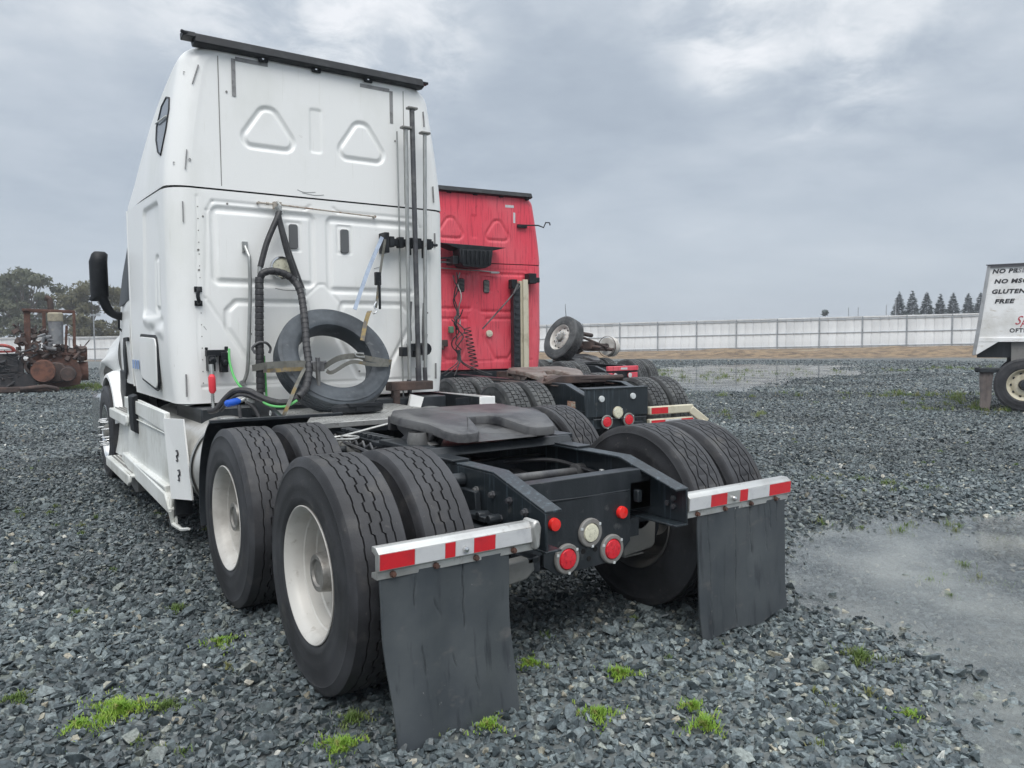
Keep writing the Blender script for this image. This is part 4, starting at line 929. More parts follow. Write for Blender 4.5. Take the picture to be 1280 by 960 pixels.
# --- roof trim strip
b = MB(); b.add([], [])
P = [(2.87, 3.705), (2.92, 3.690), (2.99, 3.700), (3.03, 3.77), (2.98, 3.800), (2.90, 3.775)]
b.prism(P, 'x', -.96, .93); rt = b.build('roof_trim', blackp, WT, bevel=.008)
b = MB(); b.prism([(2.88, 3.74), (2.98, 3.73), (2.99, 3.78), (2.9, 3.78)], 'x', -1.04, -.95); b.prism([(2.90, 3.74), (2.96, 3.74), (2.96, 3.76), (2.9, 3.76)], 'x', .92, .985); b.beam((-1.0, 2.9, 3.755), (-1.055, 2.88, 3.765), .02, .02)
b.build('trim_end', blackp, rt, bevel=.004)
for x in (-.455, -.03, .42):
    b = MB(); b.prism([(x - .055, 3.75), (x + .055, 3.75), (x + .04, 3.665), (x - .03, 3.665)], 'y', 2.915, 2.932); o = b.build('trim_bracket', blackp, rt, bevel=.004)
    MB().lathe([(2.914, .009), (2.911, .009), (2.911, 0)], (x, 0, 3.69), 'y', 8).build('screw', chrome, o)
for sx in (-.787, .755): MB().box((sx - .003, YB - .0012, 2.69), (sx + .003, YB + .01, 3.655)).build('panel_seam', bezel, WT)
# upper glass
b = MB(); q = [(3.22, 2.93), (3.12, 3.10), (3.10, 3.25), (3.16, 3.35), (3.30, 3.39), (3.46, 3.36), (3.56, 3.22), (3.50, 3.10), (3.36, 2.98)]
def wside(z, yl): return 1.175 - .155 * np.clip((z - 2.668) / 1.06, 0, 1) ** 1.35 - .05 * max(yl - 1, 0) / 1.9
for k, (sc, off, mm, nm) in enumerate(((1.0, .004, glass, 'upper_window'),)):
    vs = [(-(wside(z, y - YB) + off), y, z) for y, z in q] + [(-(wside(z, y - YB) - .01), y, z) for y, z in q]; nq = len(q)
    b.add(vs, [tuple(range(nq))] + [(i, (i + 1) % nq, nq + (i + 1) % nq, nq + i) for i in range(nq)])
b.build('upper_window', mat('upper_glass', (.09, .11, .14), .12, spec=.6), WT)
b = MB(); qq = [(-(wside(z, y - YB) + .004), y, z) for y, z in q]; b.tube(qq + [qq[0]], .007, 6); b.build('window_seal', blackp, WT)
b = MB(); b.tube([(-(wside(3.16, .2) + .006), 3.11, 3.20), (-(wside(3.16, .5) + .006), 3.54, 3.24)], .007, 6); b.build('window_bar', whitedirty, WT)
# luggage door
b = MB(); ys, zs = (3.50, 4.22), (1.14, 1.55)
q = [(3.50, 1.20), (3.52, 1.155), (3.57, 1.14), (4.16, 1.20), (4.20, 1.23), (4.22, 1.30), (4.24, 1.50), (4.20, 1.56), (3.58, 1.545), (3.53, 1.53), (3.50, 1.48)]
b.prism(q, 'x', -1.192, -1.165); b.build('luggage_door', white, WT, bevel=.006)
b = MB(); qq = [(-1.176, 3.5 + (y - 3.86) * 1.04 + .36, 1.35 + (z - 1.35) * 1.06) for y, z in q]; b.tube(qq + [qq[0]], .012, 6); b.build('door_seal', blackp, WT)
# small blue stickers behind the door
b = MB()
for k in range(3): b.prism([(4.42 + k * .13, 1.27), (4.48 + k * .13, 1.27), (4.48 + k * .13, 1.35), (4.42 + k * .13, 1.35)], 'x', -1.178, -1.174)
b.build('blue_sticker', mat('faded_blue', (.25, .36, .60), .5), WT)
b = MB()
for pts in ([(-.20, 2.72), (-.14, 2.705), (-.05, 2.715)], [(-.16, 2.70), (-.06, 2.69), (.02, 2.70)], [(-.40, 1.93), (-.30, 1.915), (-.15, 1.925)], [(.45, 2.12), (.52, 2.14)], [(-.95, 1.63), (-.93, 1.60)]): b.tube([(x, YB - .001, z) for x, z in pts], .0022, 5, smooth=3)
o = b.build('paint_scuff', tapeg, WT); o['kind'] = 'stuff'
# --- rear wall fittings
def rr_plate(x0, x1, z0, z1, r, y0, y1_):
    P = []
    for cx_, cz_, a0 in ((x1 - r, z1 - r, 0), (x0 + r, z1 - r, 90), (x0 + r, z0 + r, 180), (x1 - r, z0 + r, 270)):
        for k in range(5): a = math.radians(a0 + 22.5 * k); P.append((cx_ + r * math.cos(a), cz_ + r * math.sin(a)))
    return MB().prism(P, 'y', y0, y1_)
for cx_, cz_ in ((-.243, 2.345), (.19, 2.335)):
    o = rr_plate(cx_ - .036, cx_ + .036, cz_ - .098, cz_ + .098, .02, YB - .012, YB + .012).build('cab_vent', mat('vent_grey', (.11, .115, .12), .6), WT, bevel=.004)
def tape(pts, w=.030): 
    b = MB()
    for (x0, z0), (x1, z1) in pts: b.box((min(x0, x1) - (w / 2 if x0 == x1 else 0), YB - .0035, min(z0, z1) - (w / 2 if z0 == z1 else 0)), (max(x0, x1) + (w / 2 if x0 == x1 else 0), YB - .0005, max(z0, z1) + (w / 2 if z0 == z1 else 0)))
    return b
tape([((-.675, 3.655), (-.675, 3.375))]).build('corner_tape', tapeg, WT); tape([((-.659, 3.657), (-.412, 3.657))]).build('corner_tape', tapeg, WT)
tape([((.640, 3.635), (.640, 3.365))]).build('corner_tape', tapeg, WT); tape([((.355, 3.637), (.624, 3.637))]).build('corner_tape', tapeg, WT)
# slim marker strips on the rounded rear corners
b = MB()
def corner_pt(s, z, a, off=.004):
    rC = .165; lin = 1.175 - (.155 * max((z - 2.668) / 1.06, 0) ** 1.35 if z > 2.66 else 0)
    x = lin - rC * (1 - math.sin(a)) ; y = YB + rC * (1 - math.cos(a)); return (s * (x + off * math.sin(a)), y - off * math.cos(a), z)
for s, a, z0, z1, da in ((-1, .30, 3.56, 3.42, .06), (-1, .25, 2.93, 2.79, 0), (-1, .35, 2.55, 2.40, 0), (-1, .45, 1.27, 1.10, 0), (1, .25, 3.51, 3.38, -.05), (1, .2, 2.87, 2.73, -.02), (1, .2, 2.46, 2.33, 0), (1, .15, 1.30, 1.16, 0)):
    o = MB().beam(corner_pt(s, z0, a - da), corner_pt(s, z1, a + da), .007, .022, up=(math.sin(a) * s, -math.cos(a), 0)).build('marker_strip', tapeg, WT)
for s, a, z in ((-1, .8, 3.50), (-1, .75, 2.83), (-1, .1, 2.86)): b.lathe([(0, .012), (.004, .0)], (0, 0, 0), 'y', 6); p = corner_pt(s, z, a); b.lathe([(-.004, .010), (.004, .008)], p, 'y', 8)
for x, z in ((-.73, 3.40), (.67, 3.22), (-.75, 2.56), (-.97, 2.2), (-.97, 2.05), (-.93, 2.45), (-.60, 1.57), (.30, 1.25), (.95, 1.78), (.96, 1.75)): b.lathe([(YB - .004, 0), (YB - .004, .008), (YB + .002, .008)], (x, 0, z), 'y', 8)
for k in range(16): b.lathe([(YB - .003, 0), (YB - .003, .0045), (YB + .002, .0045)], (-.965, 0, 2.52 - k * .088), 'y', 6)
b.build('rivet', bezel, WT)['kind'] = 'stuff'
# grab hook at the left edge, hanger bar, work lamp
b = MB(); b.tube([(-.985, YB, 1.905), (-.99, YB - .06, 1.90), (-1.0, YB - .07, 1.855), (-.99, YB - .06, 1.81), (-.985, YB, 1.80)], .014, 8, smooth=4); b.box((-1.01, YB - .012, 1.885), (-.955, YB, 1.925)); b.box((-1.01, YB - .012, 1.78), (-.955, YB, 1.82)); b.build('grab_hook', blackp, WT)
b = MB(); b.tube([(-.52, YB - .03, 2.585), (-.38, YB - .035, 2.583), (.455, YB - .03, 2.555)], .006, 8); b.cyl((-.52, YB, 2.585), (-.52, YB - .035, 2.585), .010, 8); b.cyl((.455, YB, 2.555), (.455, YB - .035, 2.555), .012, 8); b.box((-.41, YB - .06, 2.545), (-.35, YB - .02, 2.60)); b.cyl((-.46, YB - .03, 2.585), (-.44, YB - .03, 2.585), .011, 8)
b.build('hose_hanger_bar', mat('rusty_bar', (.42, .38, .33), .5, .4, layers=[((.22, .12, .07), 20., .5, .65)]), WT)
lm = MB(); lm.lathe([(0, .085), (-.03, .092), (-.045, .088), (-.047, .076), (-.040, .074)], (-.355, YB, 2.09), 'y', 36); LM = lm.build('work_lamp', chrome, WT)
MB().lathe([(-.038, .075), (-.046, .05), (-.048, 0)], (-.355, YB, 2.09), 'y', 36).build('lamp_lens', lenswhite, LM)
b = MB(); b.tube([(-.63, YB - .01, 2.26), (-.63, YB - .02, 2.24), (-.62, YB - .06, 2.18), (-.615, YB - .075, 2.12), (-.62, YB - .07, 1.8), (-.645, YB - .06, 1.35), (-.655, YB - .04, 1.25), (-.67, YB - .02, 1.20)], .014, 10, smooth=3); b.box((-.65, YB - .02, 2.20), (-.61, YB, 2.28)); b.lathe([(YB - .03, .0), (YB - .03, .022), (YB, .022)], (-.68, 0, 1.19), 'y', 12); b.lathe([(YB - .03, .0), (YB - .03, .012), (YB, .012)], (-.63, 0, 2.255), 'y', 10); b.build('grab_handle', steel, WT)
# gladhand box, hoses
b = MB(); b.box((-.95, YB - .07, 1.40), (-.80, YB - .01, 1.45)); b.box((-.945, YB - .10, 1.29), (-.895, YB - .01, 1.41)); b.box((-.85, YB - .09, 1.28), (-.80, YB - .01, 1.43)); b.cyl((-.92, YB - .10, 1.38), (-.92, YB - .15, 1.37), .022, 12); b.cyl((-.83, YB - .09, 1.36), (-.83, YB - .14, 1.35), .022, 12); b.cyl((-.945, YB - .04, 1.45), (-.945, YB - .04, 1.47), .012, 8); b.cyl((-.80, YB - .04, 1.44), (-.80, YB - .04, 1.475), .014, 8)
b.build('air_coupling_box', blackp, WT, bevel=.006)
b = MB(); b.cyl((-.94, YB - .15, 1.345), (-.94, YB - .16, 1.27), .018, 10); b.build('hose_fitting', steel, WT)
MB().tube([(-.94, YB - .16, 1.27), (-.943, YB - .17, 1.25), (-.943, YB - .18, 1.15), (-.945, YB - .18, 1.13)], [.014, .026, .026, .014], 12).build('red_grip', redh, WT)
b = MB(); b.tube([(-.945, YB - .18, 1.13), (-.945, YB - .2, 1.02)], .010, 8)
for k in range(9): b.lathe([(-.003, .014), (.003, .014)], (-.945, YB - .187, 1.12 - k * .012), 'z', 8)
b.build('spring_rod', steel, WT)
def hose(name, pts, r, m, parent=WT, n=10, sm=6, wrap=0, label=None):
    b = MB(); b.tube(pts, r, n, smooth=sm)
    if wrap:
        q = MB(); q.tube(pts, r, 3, smooth=sm); P_ = [sum((Vector(v) for v in q.v[i * 3:i * 3 + 3]), Vector()) / 3 for i in range(len(q.v) // 3)]
        Ls = [0]
        for i in range(1, len(P_)): Ls.append(Ls[-1] + (P_[i] - P_[i - 1]).length)
        m_ = int(Ls[-1] / .006); rr = []; pp = []
        for k in range(m_ + 1):
            s_ = Ls[-1] * k / m_; i = max(1, min(len(P_) - 1, int(np.searchsorted(Ls, s_)))); t = (s_ - Ls[i - 1]) / max(1e-6, Ls[i] - Ls[i - 1]); pp.append(P_[i - 1].lerp(P_[i], t)); rr.append(r * (1.0 + .09 * ((s_ / wrap) % 1)) - (.0015 if (s_ / wrap) % 1 < .15 else 0))
        b = MB(); b.tube(pp, rr, n)
    return b.build(name, m, parent, label=label)
hose('hose_sleeve', [(-.375, YB - .09, 2.52), (-.40, YB - .10, 2.47), (-.49, YB - .11, 2.27), (-.548, YB - .12, 2.08)], .023, hosem)
hose('hose_sleeve', [(-.375, YB - .08, 2.52), (-.385, YB - .09, 2.47), (-.315, YB - .1, 2.2), (-.215, YB - .11, 1.91)], .023, hosem)
hose('hose_sleeve', [(-.39, YB - .11, 2.45), (-.345, YB - .13, 2.22), (-.275, YB - .13, 2.0)], .021, hosem)
b = MB(); b.tube([(-.38, YB - .05, 2.60), (-.37, YB - .09, 2.56), (-.375, YB - .09, 2.51)], .012, 8); b.cyl((-.36, YB - .09, 2.50), (-.40, YB - .09, 2.56), .022, 10); b.cyl((-.55, YB - .12, 2.09), (-.556, YB - .12, 2.03), .018, 8); b.cyl((-.275, YB - .13, 2.02), (-.268, YB - .13, 1.96), .018, 8); b.cyl((-.218, YB - .12, 1.93), (-.205, YB - .12, 1.87), .016, 8); b.build('hose_clip', steel, WT)
hose('hose_loop', [(-.556, YB - .14, 1.99), (-.54, YB - .15, 2.03), (-.47, YB - .16, 2.05), (-.37, YB - .16, 2.03), (-.30, YB - .16, 1.98), (-.285, 2.73, 1.93), (-.275, 2.69, 1.85), (-.294, 2.58, 1.656), (-.332, 2.45, 1.466), (-.353, 2.35, 1.319), (-.414, 2.255, 1.179), (-.487, 2.21, 1.112)], .027, hosem, wrap=.045, n=14)
hose('hose_loop', [(-.487, 2.21, 1.112), (-.565, 2.25, 1.074), (-.656, 2.3, 1.089), (-.728, 2.35, 1.125), (-.783, 2.4, 1.161), (-.857, 2.45, 1.162), (-.906, 2.5, 1.117), (-.973, 2.55, 1.027), (-1.005, 2.6, 1.017)], .022, hosem)
hose('hose_loop', [(-.48, 2.22, 1.09), (-.57, 2.25, 1.05), (-.66, 2.3, 1.06), (-.74, 2.35, 1.10), (-.80, 2.4, 1.13), (-.87, 2.45, 1.12), (-.95, 2.52, 1.02)], .013, hosem)
hose('hanging_hose', [(-.565, YB - .14, 2.0), (-.572, YB - .15, 1.79), (-.58, YB - .15, 1.51), (-.58, YB - .15, 1.31), (-.58, YB - .15, 1.12)], .031, hosem, wrap=.045, n=14)
hose('hanging_hose', [(-.58, YB - .15, 1.12), (-.575, YB - .2, .95), (-.57, YB - .24, .80)], .020, hosem)
hose('hanging_hose', [(-.595, YB - .15, 1.12), (-.60, YB - .2, .95), (-.60, YB - .24, .80)], .014, hosem)
b = MB(); b.tube([(-.64, YB - .16, 1.46), (-.60, YB - .18, 1.50), (-.54, YB - .18, 1.50), (-.50, YB - .16, 1.46), (-.51, YB - .16, 1.42)], .010, 8, smooth=4); b.tube([(-.64, YB - .16, 1.46), (-.62, YB - .17, 1.42)], .010, 8); b.build('hose_clamp', bare, WT)
hose('green_air_line', [(-.784, 2.88, 1.455), (-.803, 2.8, 1.358), (-.823, 2.6, 1.244), (-.804, 2.45, 1.168), (-.729, 2.35, 1.100), (-.662, 2.28, 1.055), (-.575, 2.22, 1.05), (-.50, 2.20, 1.09)], .009, greenh)
hose('green_air_line', [(-.54, YB - .12, 1.40), (-.535, YB - .13, 1.2), (-.54, YB - .17, 1.0), (-.535, YB - .2, .85)], .009, greenh)
hose('green_air_line', [(-.555, YB - .19, 1.10), (-.555, YB - .22, 1.0), (-.555, YB - .26, .85)], .007, greenh)
b = MB(); b.tube([(-.955, 2.38, 1.075), (-.94, 2.38, 1.078), (-.86, 2.40, 1.09), (-.84, 2.4, 1.09)], [.014, .026, .026, .012], 12); b.build('blue_coupling', blueh, WT)
b = MB(); b.tube([(-.84, 2.4, 1.09), (-.78, 2.42, 1.12), (-.76, 2.42, 1.10)], .016, 8); b.box((-.80, 2.39, 1.07), (-.74, 2.44, 1.11)); b.build('brass_coupling', steel, WT, bevel=.004)
hose('tank_hose', [(-.86, 2.38, 1.06), (-.86, 2.36, 1.02), (-.855, 2.34, .93)], .013, hosem); hose('tank_hose', [(-.80, 2.4, 1.08), (-.75, 2.37, 1.03), (-.71, 2.33, .92)], .013, hosem)
# clamp brackets that hold the load bars
b = MB(); b.box((.52, YB - .10, 2.315), (.98, YB - .05, 2.375)); b.box((.50, YB - .12, 2.25), (.545, YB, 2.42)); b.cyl((.98, YB - .075, 2.345), (1.03, YB - .075, 2.345), .014, 8)
for x in (.57, .66, .76, .83, .93): b.box((x - .02, YB - .115, 2.30), (x + .025, YB - .045, 2.39))
b.box((.73, YB - .12, 2.24), (.75, YB - .08, 2.32)); b.box((.86, YB - .13, 2.22), (.88, YB - .09, 2.32)); b.build('upper_bar_clamp', blackp, WT, bevel=.006)
b = MB(); b.box((.64, YB - .14, 1.37), (.74, YB - .06, 1.45)); b.box((.72, YB - .13, 1.41), (.82, YB - .05, 1.48)); b.lathe([(YB - .13, 0), (YB - .13, .055), (YB - .04, .055), (YB - .04, 0)], (.875, 0, 1.43), 'y', 14); b.box((.76, YB - .12, 1.36), (.78, YB - .06, 1.42)); b.build('lower_bar_clamp', blackp, WT, bevel=.006)
b = MB()
for x0, x1, z0, z1 in ((.70, .71, 1.33, 1.83), (.735, .725, 1.50, 1.84), (.855, .845, 1.33, 1.83), (.88, .87, 1.34, 1.56)): b.tube([(x0, YB - .13, z1), ((x0 + x1) / 2 - .012, YB - .135, (z0 + z1) / 2), (x1, YB - .13, z0)], .009, 8)
b.build('clamp_lever', bare, WT)
b = MB(); b.box((.50, YB - .20, 1.08), (.90, YB - .08, 1.155)); b.box((.52, YB - .2, .96), (.58, YB - .14, 1.08)); b.build('lower_shelf_bracket', rustdk, WT, bevel=.006)
b = MB(); b.prism([(.60, .80), (.70, .80), (.78, 1.02), (.66, 1.05)], 'y', YB - .25, YB - .22); b.build('white_panel_edge', white, WT)
# --- three steel load bars clamped to the wall
for x0, z1_, x1, z0_, rr, lab in ((.705, 3.30, .70, 1.05, .017, 'steel load bar nearest the middle of the white rear wall'), (.765, 3.47, .79, 1.15, .022, 'darker steel load bar standing tallest between two others on the white cab'), (.885, 3.28, .855, 1.15, .017, 'steel load bar nearest the right edge of the white rear wall')):
    y = YB - .14
    bar = empty('load_bar', (x1, y, z0_)); tag(bar, lab, 'load bar', 'steel load bars clamped upright to the white cab')
    MB().tube([(0, 0, 0), (x0 - x1, 0, z1_ - z0_)], rr, 14).build('tube', steel if rr < .02 else bare, bar)
    b = MB(); b.box((x0 - x1 - .045, -.03, z1_ - z0_ - .004), (x0 - x1 + .045, .03, z1_ - z0_ + .016)); b.build('end_pad', greym, bar, bevel=.006)
    b = MB(); b.tube([(.0, 0, .0), (-.004, 0, .12)], rr * 1.15, 12); b.build('foot_sleeve', bare, bar)
hose('grey_cable', [(.665, YB - .05, 3.29), (.672, YB - .05, 2.5), (.665, YB - .07, 1.6), (.66, YB - .1, 1.0)], .007, steel)
# --- spare tyre leaning on the rear wall
sp = empty('spare_tyre', (-.09, 2.54, 1.355)); tag(sp, 'bare spare tyre without a rim strapped against the white cab wall', 'tyre')
sp.rotation_euler = (0, 0, 0)
o = tyre_obj('rib', mat('grey_blue_tyre', (.028, .035, .043), .6, layers=[((.085, .10, .115), 3., .42, .7), ((.14, .15, .155), 12., .62, .82)], bump=(120, .3, .003)), sp, 'tyre_body'); o.data = tyre_mesh('rib', rin=.335); o.data.materials.append(MATS['grey_blue_tyre']); o.rotation_euler = Euler((0, 0, PI / 2)); o.scale = (.66, .856, .856)
sp.rotation_euler = (-.6, 0, 0)
# straps that hold it
def strap(mbd, pts, w, up, t=.004):
    pts = [Vector(p) for p in pts]; u = Vector(up).normalized(); q = []
    m_ = len(pts)
    for i in range(m_ - 1):
        p0 = pts[max(i - 1, 0)]; p1 = pts[i]; p2 = pts[i + 1]; p3 = pts[min(i + 2, m_ - 1)]
        for k in range(6):
            s_ = k / 6; q.append(.5 * ((2 * p1) + (-p0 + p2) * s_ + (2 * p0 - 5 * p1 + 4 * p2 - p3) * s_ * s_ + (-p0 + 3 * p1 - 3 * p2 + p3) * s_ ** 3))
    q.append(pts[-1]); rows = []
    for i, p in enumerate(q):
        d = (q[min(i + 1, len(q) - 1)] - q[max(i - 1, 0)]).normalized(); uu = (u - d * u.dot(d)).normalized(); n_ = d.cross(uu)
        tw = .15 * math.sin(i * .5); uu = (uu * math.cos(tw) + n_ * math.sin(tw)); n_ = d.cross(uu)
        rows.append([p + uu * w / 2 + n_ * t / 2, p - uu * w / 2 + n_ * t / 2, p - uu * w / 2 - n_ * t / 2, p + uu * w / 2 - n_ * t / 2, p + uu * w / 2 + n_ * t / 2])
    mbd.grid(rows); mbd.add(rows[0][:4], [(0, 1, 2, 3)]); mbd.add(rows[-1][:4], [(0, 1, 2, 3)])
    return mbd
RS = empty('ratchet_strap', (-.2, 2.42, 1.33)); tag(RS, 'weathered brown and grey ratchet strap drawn across the spare tyre', 'strap')
def rel(pts, o=(-.2, 2.42, 1.33)): return [tuple(a - b_ for a, b_ in zip(p, o)) for p in pts]
b = MB(); strap(b, rel([(-.637, 2.8, 1.306), (-.612, 2.55, 1.331), (-.59, 2.40, 1.339), (-.516, 2.365, 1.342), (-.385, 2.365, 1.342), (-.315, 2.355, 1.322)]), .050, (0, 0, 1)); b.build('webbing', strapg, RS)
b = MB(); strap(b, rel([(-.239, 2.355, 1.316), (-.102, 2.395, 1.378), (.045, 2.40, 1.393), (.121, 2.385, 1.373), (.30, 2.37, 1.339), (.36, 2.45, 1.335), (.42, 2.62, 1.31), (.525, 2.8, 1.285)]), .042, (0, 0, 1)); b.build('webbing', strapg, RS)
b = MB(); strap(b, rel([(-.612, 2.6, 1.292), (-.59, 2.40, 1.30), (-.50, 2.345, 1.307), (-.40, 2.345, 1.307)]), .030, (0, 0, 1)); b.build('webbing', strapgold, RS)
b = MB(); b.box((-.13, -.09, -.045), (-.04, -.045, .03)); b.box((-.105, -.11, -.16), (-.08, -.07, .06)); b.cyl((-.14, -.07, .02), (-.02, -.07, .02), .014, 10); b.build('ratchet', bare, RS, bevel=.005)
b = MB(); strap(b, rel([(-.227, 2.33, 1.288), (-.182, 2.32, 1.277), (-.011, 2.37, 1.347), (.147, 2.355, 1.324), (.29, 2.35, 1.316)]), .028, (0, 0, 1)); b.build('loose_tail', strapg, RS)
b = MB(); b.tube(rel([(.02, 2.38, 1.415), (.10, 2.39, 1.41), (.10, 2.38, 1.38), (.03, 2.37, 1.39), (.02, 2.38, 1.415)]), .006, 8); b.build('buckle', steel, RS)
LS = empty('loose_strap', (-.45, 2.4, 1.15)); tag(LS, 'narrow grey strap hanging diagonally inside the spare tyre down to the deck', 'strap')
b = MB(); strap(b, rel([(-.381, 2.35, 1.32), (-.479, 2.265, 1.198), (-.594, 2.16, 1.032), (-.638, 2.19, .93)], (-.45, 2.4, 1.15)), .026, (1, 0, .4)); b.build('webbing', strapg, LS)
BS = empty('blue_strap', (.36, 2.8, 2.1)); tag(BS, 'pale blue tie down strap with hook running from the black clamp to the tyre', 'strap')
b = MB(); strap(b, rel([(.487, 2.84, 2.379), (.338, 2.8, 2.098), (.175, 2.72, 1.762)], (.36, 2.8, 2.1)), .032, (1, 0, .3)); b.build('webbing', strapb, BS)
b = MB(); strap(b, rel([(.505, 2.82, 2.36), (.44, 2.8, 2.06), (.38, 2.76, 1.78)], (.36, 2.8, 2.1)), .020, (1, 0, .3)); b.build('webbing', strapg, BS)
b = MB(); b.box((.035, -.02, -.13), (.085, .02, -.02)); b.box((.055, -.03, -.33), (.075, -.01, -.1)); b.build('ratchet', blackp, BS, bevel=.006)
b = MB(); b.tube(rel([(.385, 2.76, 1.83), (.36, 2.75, 1.79), (.375, 2.74, 1.75), (.34, 2.72, 1.73), (.32, 2.7, 1.75)], (.36, 2.8, 2.1)), .007, 8, smooth=4); b.build('hook', chrome, BS)
b = MB(); strap(b, rel([(.31, 2.72, 1.75), (.263, 2.645, 1.735), (.197, 2.57, 1.638), (.13, 2.48, 1.51)], (.36, 2.8, 2.1)), .034, (1, 0, 0)); b.build('webbing', strapgold, BS)
# black plastic piece on the deck
b = MB(); rows = []
for t in np.linspace(0, 1, 15):
    x = -.20 + .40 * t; k = math.sin(PI * min(1, max(.0, t * 1.0 + .0))) ** .35 if 0 < t < 1 else 0; rows.append([(x, .085 * k * math.cos(a), .0 + .040 * (1 if math.sin(a) > 0 else .9) * abs(math.sin(a)) ** .6 * (1 if math.sin(a) > 0 else -1) * (.45 + .55 * k)) for a in np.linspace(0, 2 * PI, 17)])
b.grid(rows); b.box((-.10, -.09, .02), (.16, -.02, .042)); b.box((-.05, -.095, -.01), (.0, -.08, .02)); o = b.build('rounded_plastic_piece', blackp, None, bevel=0); o.location = (-.10, 2.06, 1.018); tag(o, 'black rounded plastic piece lying on the tread plate below the spare tyre', 'plastic part')

# ------------------------------------------------------------------ red truck
RT = empty('semi_truck', (3.61, 3.93, 0), -.11); tag(RT, 'faded red sleeper cab semi truck tractor parked just beyond the white one', 'truck', 'tractor units parked in the gravel yard')
chassis(RT, m_web=blackstreak, tread_l='lug', tread_r='lug', rub=rubberdusty)
RB = 2.94
shell_upper(RT, red, RB, fine=.55); shell_lower(RT, red, RB, fine=.6)
def shift_front(root, m, dy):
    global YB
    front_cab(root, m, yb=YB)
n0 = set(bpy.data.objects); front_cab(RT, red, yb=RB, full=True)
for o in set(bpy.data.objects) - n0:
    if o.name.startswith(('front_wing', 'front_bumper', 'mirror')): o.location.y -= 0
for s in (-1, 1): wheel(RT, s * 1.09, 6.43, .515, s, 'lug', rubberdusty, alurim, 'steer')
b = MB(); b.box((-1.03, RB - .1, .90), (1.03, RB + .7, 1.02)); b.box((-.40, RB, .62), (.40, 5.0, .9)); b.box((-.95, 5.9, .5), (.95, 6.4, 1.0)); b.build('cab_underframe', blackf, RT)
b = MB(); b.prism([(RB - .08, 3.70), (RB - .02, 3.685), (RB + .05, 3.695), (RB + .08, 3.76), (RB + .03, 3.785), (RB - .04, 3.77)], 'x', -.96, .95); b.prism([(RB - .06, 3.66), (RB + .02, 3.66), (RB + .02, 3.74), (RB - .06, 3.74)], 'x', .86, .90)
for x in (-.45, -.02, .42): b.box((x - .04, RB - .03, 3.67), (x + .04, RB - .015, 3.75))
b.build('roof_trim', blackp, RT, bevel=.008)
b = MB(); b.prism([(-.43, .56), (.43, .56), (.43, .87), (-.43, .87)], 'y', -.66, -.64); b.prism([(-.43, .42), (.43, .42), (.43, .56), (-.43, .56)], 'y', -.63, -.61); b.box((-.43, -.67, .865), (.43, -.56, .88)); b.build('tail_plate', blackstreak, RT, bevel=.004)
b = MB(); b.box((.18, -.67, .46), (.36, -.63, .56)); b.box((-.33, -.68, .6), (.40, -.66, .615)); b.build('tail_bracket', blackf, RT, bevel=.01)
lamp(RT, 'tail_lamp', -.15, -.665, .50, .058, .078, lensred, bezel); lamp(RT, 'tail_lamp', .15, -.665, .51, .058, .078, lensred, bezel); lamp(RT, 'plate_lamp', .0, -.665, .60, .062, .068, lenswhite, creamp)
lamp(RT, 'marker_lamp', -.22, -.663, .76, .036, 0, lensclear); lamp(RT, 'marker_lamp', .21, -.663, .775, .036, 0, lensclear)
for z0, tapes in ((.62, [(.46, .70, reflred)]), (.475, [(.46, .66, reflred), (.662, .90, reflwhite), (.902, 1.08, reflred)])):
    o = MB().prism([(-.69, z0), (-.62, z0), (-.62, z0 + .095), (-.69, z0 + .095)], 'x', .44, 1.09).build('flap_hanger', creamp, RT, bevel=.012)
    for a, c, mm in tapes: MB().box((a, -.694, z0 + .012), (c, -.6905, z0 + .082)).build('reflective_strip', mm, o)
b = MB(); b.beam((1.06, -.66, .66), (1.24, -.74, .50), .07, .09); b.beam((1.2, -.73, .54), (1.27, -.85, .34), .08, .03); b.cyl((1.12, -.70, .46), (1.12, -.66, .40), .04, 10); b.build('bent_hanger_end', creamp, RT, bevel=.01)
flap_grid(1.0, 1.26, 1.05, 1.34, .50, .12, -.80, [(.5, .1, .6, 0)], 5, bend=.1).build('mud_flap', flapm, RT, ang=60)
for z0 in (.60, .485): MB().prism([(-.66, z0), (-.60, z0), (-.60, z0 + .08), (-.66, z0 + .08)], 'x', -1.2, -.49).build('flap_hanger', creamp, RT, bevel=.02)
MB().box((-.436, -.46, .64), (-.432, -.30, .80)).build('data_plate', mat('faded_label', (.42, .22, .15), .6, layers=[((.5, .48, .4), 40., .48, .52)]), RT)
fifth_wheel(RT, mat('rusty_greasy_steel', (.16, .13, .115), .55, .2, layers=[((.24, .21, .19), 5., .42, .7), ((.10, .055, .04), 9., .5, .7)], bump=(35, .5, .006)), y0=.25, z0=1.06, tilt=-.03, yaw=.0)
b = MB(); b.box((-.62, .30, .905), (.62, 1.0, .935)); b.prism([(-.60, .93), (.62, .93), (.55, 1.0), (-.3, 1.02)], 'y', .05, .30); b.box((-.45, -.1, .905), (-.35, 2.0, .92)); b.box((.35, -.1, .905), (.45, 2.0, .92)); b.tube([(-.5, .1, .97), (.6, .06, .98)], .035, 8); b.build('base_plate', rustdk, RT, bevel=.006)
fifth = None
for o in kids(RT):
    k_n = o.name.split('.')[0]
    if k_n in ('frame_rail', 'crossmember'): o.location.z += .085
    if k_n in ('tail_plate', 'marker_lamp', 'tail_lamp', 'plate_lamp'): o.location.z += .075
    if k_n in ('fifth_wheel_plate', 'base_plate'): o.location.z += .045
